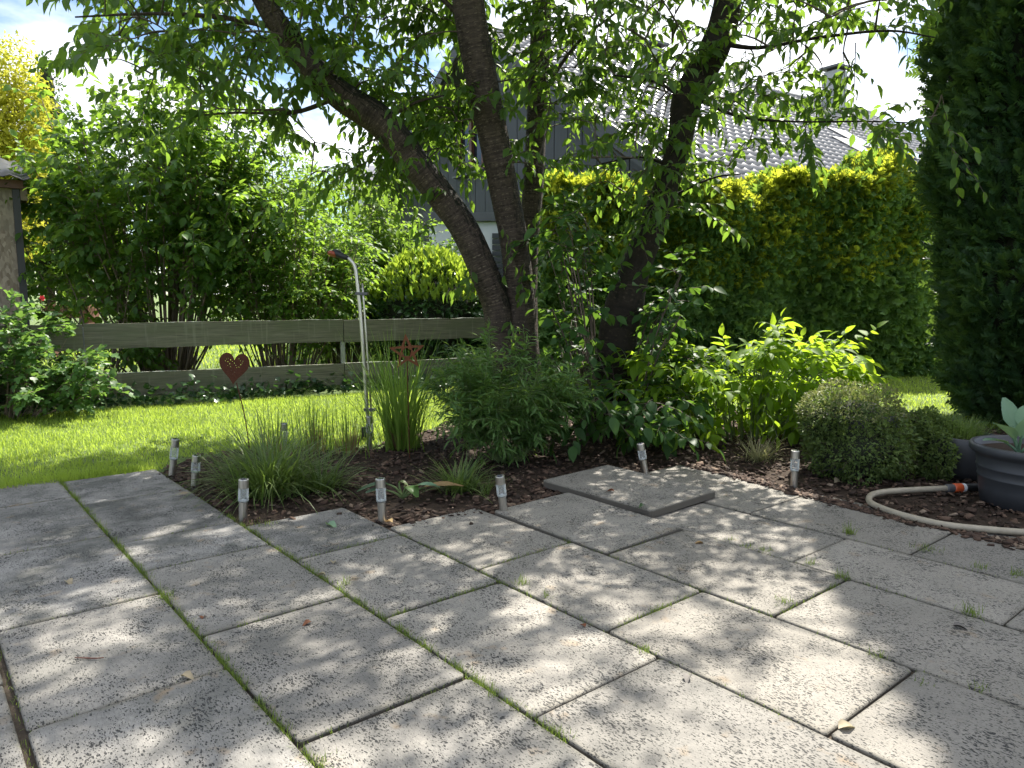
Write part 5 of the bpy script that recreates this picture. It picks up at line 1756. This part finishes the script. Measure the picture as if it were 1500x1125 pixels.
# ------------------------------------------------------------------ garden shower
s0 = G(540, 640); sd = s0[1]
sh = thing('garden_shower', 'steel garden shower pole with a red head beside the tall grass', 'garden shower', (s0[0], s0[1], -.03))
path = catmull([W(541, 650, sd), W(535, 560, sd), W(529, 470, sd), W(523, 410, sd), W(520, 392, sd), W(513, 381, sd), W(503, 374, sd)], 6)
v, f = tube(path, .017, 14); obj('pole', v, f, MAT['steel'], sh, smooth=True)
off = np.array([.045, -.012, 0])
v, f = tube(np.array([W(541, 645, sd), W(534, 540, sd), W(527, 440, sd), W(525, 415, sd)]) + off * .8, .009, 10); obj('riser_pipe', v, f, MAT['steel'], sh, smooth=True)
for yy, xx in ((430, 526.5), (600, 538)):
    c = W(xx, yy, sd); v, f = bar(c + off * .5 - UP * .012, c + off * .5 + UP * .012, .1, .055, (0, 1, 0)); obj('clamp', v, f, MAT['grey_plastic'], sh)
ha, hb2 = W(508, 378, sd), W(488, 369, sd)
hd = nrm(hb2 - ha)
v, f = tube([ha - hd * .01, ha + hd * .03, hb2 - hd * .03, hb2 + hd * .01], [.022, .026, .034, .022], 14); head = obj('shower_head', v, f, MAT['black_plastic'], sh, smooth=True)
dn = nrm(np.array([-.35, -.35, -.85]))
v, f = lathe([(.01, -.01), (.034, -.004), (.041, .010), (.039, .024), (.016, .027)], 20, hb2 + hd * .0 + dn * .01, dn); obj('spray_face', v, f, MAT['red_plastic'], head, smooth=True)
c = W(535, 634, sd - .03); v, f = bar(c - UP * .07, c + UP * .05, .06, .05, (0, 1, 0)); obj('tap', v, f, MAT['black_plastic'], sh)

# ------------------------------------------------------------------ pots with creeping plants on the right
def pot(name, label, c, prof, mat, n=40):
    root = thing(name, label, 'pot', c)
    v, f = lathe(prof, n, c); obj('pot_wall', v, f, mat, root, smooth=True)
    return root
def potsoil(root, c, r, z):
    a = np.arange(24) * 2 * math.pi / 24
    obj('soil', np.column_stack([c[0] + r * np.cos(a), c[1] + r * np.sin(a), np.full(24, c[2] + z)]), [tuple(range(24))], MAT['soil'], root)

c = np.array([3.12, 4.36, -.01])
p1 = pot('plant_pot', 'large dark grey ribbed pot with a broad-leaved plant at the right edge', c,
    [(.24, 0), (.262, .005), (.275, .1), (.283, .16), (.287, .165), (.287, .172), (.284, .176), (.292, .22), (.296, .225), (.296, .232), (.292, .236), (.302, .29), (.306, .30), (.33, .315), (.338, .33), (.338, .352), (.33, .362), (.315, .364), (.305, .355), (.30, .30)], MAT['pot'], 56)
potsoil(p1, c, .30, .315)
# a cabbage-like plant
def big_leaf(name, p0, d0, bend, length, width, mat, parent, lift=.0, stalk=.4, smat=None, crinkle=.03):
    """broad leaf on a stalk: p0 base, d0 start direction, bend direction"""
    d0, bend = nrm(np.array(d0, float)), np.array(bend, float)
    ts = np.linspace(0, 1, 11)
    mid = np.array([p0 + d0 * length * t + bend * length * t * t for t in ts])
    k = int(stalk * 10)
    v, f = tube(mid[:k + 2], np.linspace(.009, .005, k + 2), 7)
    st = obj('stalk', v, f, smat or mat, parent, smooth=True)
    V, F = [], []
    tl = ts[k:]
    for i, t in enumerate(tl):
        u = i / (len(tl) - 1)
        hw = width * math.sin(math.pi * (u * .9 + .06)) ** .7 * (1 - .25 * u) * (0.06 + .94 * min(1, u * 4)) if u < .999 else .01
        m = mid[k + i]
        tn = nrm(mid[min(k + i + 1, 10)] - mid[max(k + i - 1, 0)])
        sd_ = nrm(np.cross(tn, UP + bend * .2 + np.array([.02, .03, 0])))
        nn = np.cross(sd_, tn)
        for q in np.linspace(-1, 1, 7):
            V.append(m + sd_ * hw * q + nn * (abs(q) * hw * .25 + crinkle * math.sin(q * 5 + i * 1.7) * abs(q) * hw * 2))
    for i in range(len(tl) - 1):
        for j in range(6):
            a = i * 7 + j; F.append((a, a + 1, a + 8, a + 7))
    obj(name, np.array(V), np.array(F), mat, parent, smooth=True, tint=np.full(len(V), rng.random()))
cab = thing('cabbage_plant', 'blue-green broad-leaved cabbage plant growing in the large pot', 'plant', c + np.array([-.1, 0, .31]))
pb = c + np.array([-.11, -.02, .31])
for d0, bend, ln, wd, stk in (((-.25, 0, 1), (-.35, -.1, -.35), .42, .085, .35), ((.1, .1, 1), (.25, .1, -.2), .52, .1, .4), ((-.1, -.2, 1), (.05, -.2, .0), .34, .07, .4), ((-.5, -.1, .7), (-.35, .0, -.45), .34, .07, .4), ((.5, -.2, .8), (.5, -.1, -.2), .5, .1, .35), ((0, .3, 1), (-.02, .2, 0), .45, .09, .45)):
    big_leaf('leaf', pb, d0, bend, ln * .74, wd * .78, MAT['kohl_leaf'], cab, stalk=stk, smat=MAT['kohl_leaf'])

c = np.array([3.14, 5.05, -.01])
p2 = pot('plant_pot', 'round smooth dark pot between the creeping mound and the big pot', c,
    [(.12, 0), (.15, .01), (.19, .07), (.212, .15), (.216, .22), (.212, .285), (.206, .292), (.195, .288), (.19, .25)], MAT['pot'], 44)
potsoil(p2, c, .193, .262)
c3 = np.array([2.42, 5.25, -.01])
p3 = pot('plant_pot', 'wide grey pot almost hidden under the creeping plant', c3,
    [(.2, 0), (.24, .02), (.3, .25), (.335, .40), (.345, .43), (.33, .44), (.31, .42), (.3, .36)], MAT['pot_stone'], 40)
potsoil(p3, c3, .305, .38)
def creeper(label, blobs, n, size, mat):
    """tiny-leaved trailing plant spilling over a pot"""
    b0 = blobs[0]
    root = thing('creeping_plant', label, 'plant', (b0[0], b0[1], 0))
    L, T = Leaves(), Tubes()
    tot = sum(b[3] * b[5] for b in blobs)
    for b in blobs:
        m = int(n * b[3] * b[5] / tot)
        blob_leaves(L, b[:3], b[3:6], m, size, out=.9, hang=.15, shell=.66, rough=.2)
        for k in range(26):
            d = nrm(rv() * np.array([1, 1, .7])); s = np.array(b[:3])
            T.add([s + d * np.array(b[3:6]) * .5, s + d * np.array(b[3:6]) * .85, s + d * np.array(b[3:6]) * 1.12 + rv(.02)], [.003, .0025, .001], 3)
        core_blob('inner_stems', b[:3], np.array(b[3:6]) * .64, MAT['core'], root, 8)
    kind(T.build('stems', MAT['twig'], root), 'stuff')
    P, D, N_, S = L.arrays()
    ok = P[:, 2] > -.01
    build_leaves((P[ok], D[ok], N_[ok], S[ok]), SMALL, mat, root)
    return root
mound1 = creeper('trailing small-leaved plant mounded over the wide grey pot', [(2.36, 5.0, .2, .33, .3, .27), (2.55, 5.02, .2, .18, .24, .24), (2.38, 5.15, .40, .34, .34, .18), (2.16, 5.1, .34, .16, .2, .18)], 14000, .028, MAT['creeper_leaf'])
creeper('second trailing small-leaved mound, left of the round pot', [(2.90, 5.06, .16, .13, .2, .2), (2.92, 5.2, .3, .17, .18, .13), (3.02, 5.16, .32, .1, .12, .07)], 8500, .028, MAT['creeper_leaf'])
L = Leaves(); blob_leaves(L, (2.34, 5.12, .44), (.34, .32, .2), 3200, .026, out=.8, hang=.0, shell=.85, rough=.15)
P, D, N_, S = L.arrays(); ok = P[:, 2] > .42
build_leaves((P[ok], D[ok], N_[ok], S[ok]), SMALL, MAT['creeper_tip'], mound1, name='bronze_tips')
tf_ = thing('heather_tuft', 'yellowish fine tuft growing on top of the wide grey pot', 'plant', (2.46, 5.28, .5))
n = 700; a = rng.random(n) * 6.283; r_ = np.sqrt(rng.random(n)) * .17
V, F, t = blades(np.column_stack([2.46 + np.cos(a) * r_, 5.3 + np.sin(a) * r_, np.full(n, .46)]), a, rng.uniform(0, .6, n), rng.uniform(-.2, .5, n), rng.uniform(.06, .16, n), np.full(n, .005), 3)
kind(obj('blades', V, F, MAT['creeper_tip'], tf_, tint=t), 'stuff')
tf_ = thing('heather_tuft', 'fine brownish tuft in the round smooth pot', 'plant', (3.14, 5.14, .3))
n = 500; a = rng.random(n) * 6.283; r_ = np.sqrt(rng.random(n)) * .17
V, F, t = blades(np.column_stack([3.14 + np.cos(a) * r_, 5.14 + np.sin(a) * r_, np.full(n, .26)]), a, rng.uniform(0, .8, n), rng.uniform(-.2, .7, n), rng.uniform(.08, .2, n), np.full(n, .005), 3)
kind(obj('blades', V, F, MAT['sedge_blade'], tf_, tint=t), 'stuff')

# ------------------------------------------------------------------ hose
def gz(x, y, z=.02): return G(x, y, z)
hp = catmull([G(1600, 784, .02), G(1520, 781, .02), G(1450, 776, .02), G(1385, 769, .02), G(1330, 757, .02), G(1293, 745, .02), G(1274, 735, .02), G(1277, 725, .02), G(1300, 720, .02), G(1340, 717.5, .02), G(1392, 715, .022)], 8)
hose = thing('garden_hose', 'beige garden hose curling from the paving onto the mulch', 'hose', (hp[40][0], hp[40][1], 0))
v, f = tube(hp, .0185, 14); obj('tube', v, f, MAT['hose'], hose, smooth=True)
e = hp[-1]; ed = nrm(hp[-1] - hp[-3]); ed[2] = 0
cn_ = obj('connector', *tube([e - ed * .03, e - ed * .025, e + ed * .02, e + ed * .022], [.022, .026, .026, .022], 16), MAT['grey_plastic'], hose, smooth=False)
obj('grip_ring', *tube([e + ed * .02, e + ed * .026, e + ed * .075, e + ed * .08], [.024, .029, .029, .025], 16), MAT['orange_plastic'], cn_)
obj('collar', *tube([e + ed * .08, e + ed * .1], [.027, .027], 16), MAT['white'], cn_)
obj('nozzle', *tube([e + ed * .1, e + ed * .105, e + ed * .2, e + ed * .32], [.022, .026, .024, .02], 16), MAT['black_plastic'], cn_)

# ------------------------------------------------------------------ wilted plant between the front lamps
c = G(590, 728)
wp = thing('wilted_plant', 'wilting broad-leaved plant with a brown dead leaf behind the middle lamp', 'plant', (c[0], c[1], -.01))
for d0, bend, ln, wd, mt_ in (((-.25, -.1, .9), (-.5, -.2, -.75), .34, .05, 'ivy_leaf'), ((.15, -.1, 1), (.2, -.3, -.85), .3, .05, 'currant_leaf'), ((-.35, .1, 1), (.45, -.1, -.75), .36, .03, 'sedge_blade'), ((.3, -.1, .7), (.45, -.1, -.6), .28, .05, 'kohl_leaf'), ((.5, 0, .5), (.55, .0, -.45), .3, .065, 'dry_leaf'), ((-.4, -.2, .5), (-.2, -.1, -.5), .26, .05, 'kohl_leaf')):
    big_leaf('leaf', np.array([c[0], c[1], -.01]), d0, bend, ln, wd, MAT[mt_], wp, stalk=.4, smat=MAT['stem_green'])

# ------------------------------------------------------------------ fallen leaves and a twig on the terrace
FALL = [(824, 747, .055, 'yellow_leaf', 'bright yellow fallen leaf on the slab left of the raised one', 0), (863, 757, .05, 'dry_leaf', 'brown curled leaf on the slab before the raised one', 0), (855, 735, .05, 'yellow_leaf', 'yellowish leaf at the foot of the raised slab', 0),
        (1030, 797, .05, 'dry_leaf', 'reddish dry leaf right of the lifted slab corner', 0), (900, 720, .05, 'red_leaf', 'dark dry leaf lying on the raised slab', .055), (944, 741, .05, 'ivy_leaf', 'green leaf on the near corner of the raised slab', .055),
        (478, 769, .085, 'kohl_leaf', 'pale green fallen leaf on the slab behind the left joint', 0), (477, 843, .045, 'bleached_leaf', 'bleached leaf in the grassy joint at centre left', .005), (488, 827, .05, 'bleached_leaf', 'small tan leaf near the grassy joint crossing', 0),
        (97, 852, .06, 'bleached_leaf', 'pale dry leaf on the stained slab at the far left', 0), (297, 908, .04, 'red_leaf', 'small orange leaf beside the long grassy joint', 0), (265, 991, .055, 'bleached_leaf', 'curled pale leaf at the joint in the lower left', 0),
        (456, 912, .04, 'red_leaf', 'tiny red leaf on the centre left slab', 0), (1395, 918, .05, 'grey', 'grey pebble-like leaf in the shade at the right', 0), (1228, 1069, .06, 'bleached_leaf', 'tan leaf at the slab corner in the lower right', 0),
        (1222, 708, .09, 'bleached_leaf', 'large tan leaf on the mulch right of the rightmost lamp', 0), (1445, 726, .08, 'kohl_leaf', 'pale green leaf on the mulch by the hose nozzle', .01), (598, 716, .07, 'bleached_leaf', 'pale leaf on the mulch by the wilted plant', .02), (575, 766, .06, 'dry_leaf', 'dry curled leaf at the slab corner below the middle lamp', 0), (1010, 990, .05, 'grey', 'dark leaf bit on the pale slab at lower centre', 0), (857, 920, .035, 'red_leaf', 'small brown leaf near the joint at centre', 0)]
MAT['grey'] = plain('grey_bit', (.12, .11, .1), .8)
CURL = leaf_tpl(.6, .9, .35)
for k, (px, py, s_, mk, lab, z) in enumerate(FALL):
    p = G(px, py, z)
    a = rng.random() * 6.283
    V, F, t = scatter_mesh(CURL, np.array([[p[0], p[1], z + .003]]), np.array([[math.cos(a), math.sin(a), .18]]) / 1.016, nrm(np.array([[rng.normal() * .15, rng.normal() * .15, 1]])), np.array([s_]))
    tag(obj('fallen_leaf', V, F, MAT[mk], None, smooth=True, tint=t), lab, 'leaf', 'fallen leaves on the terrace')
p = G(128, 964, .004)
v, f = tube(np.array([p + np.array([-.045, .004, 0]), p, p + np.array([.03, -.004, .001]), p + np.array([.055, .004, 0])]), [.002, .0028, .0026, .0018], 6)
tag(obj('twig', v, f, MAT['frame_brown'], None, smooth=True), 'short reddish twig lying on the slab at the left', 'twig')
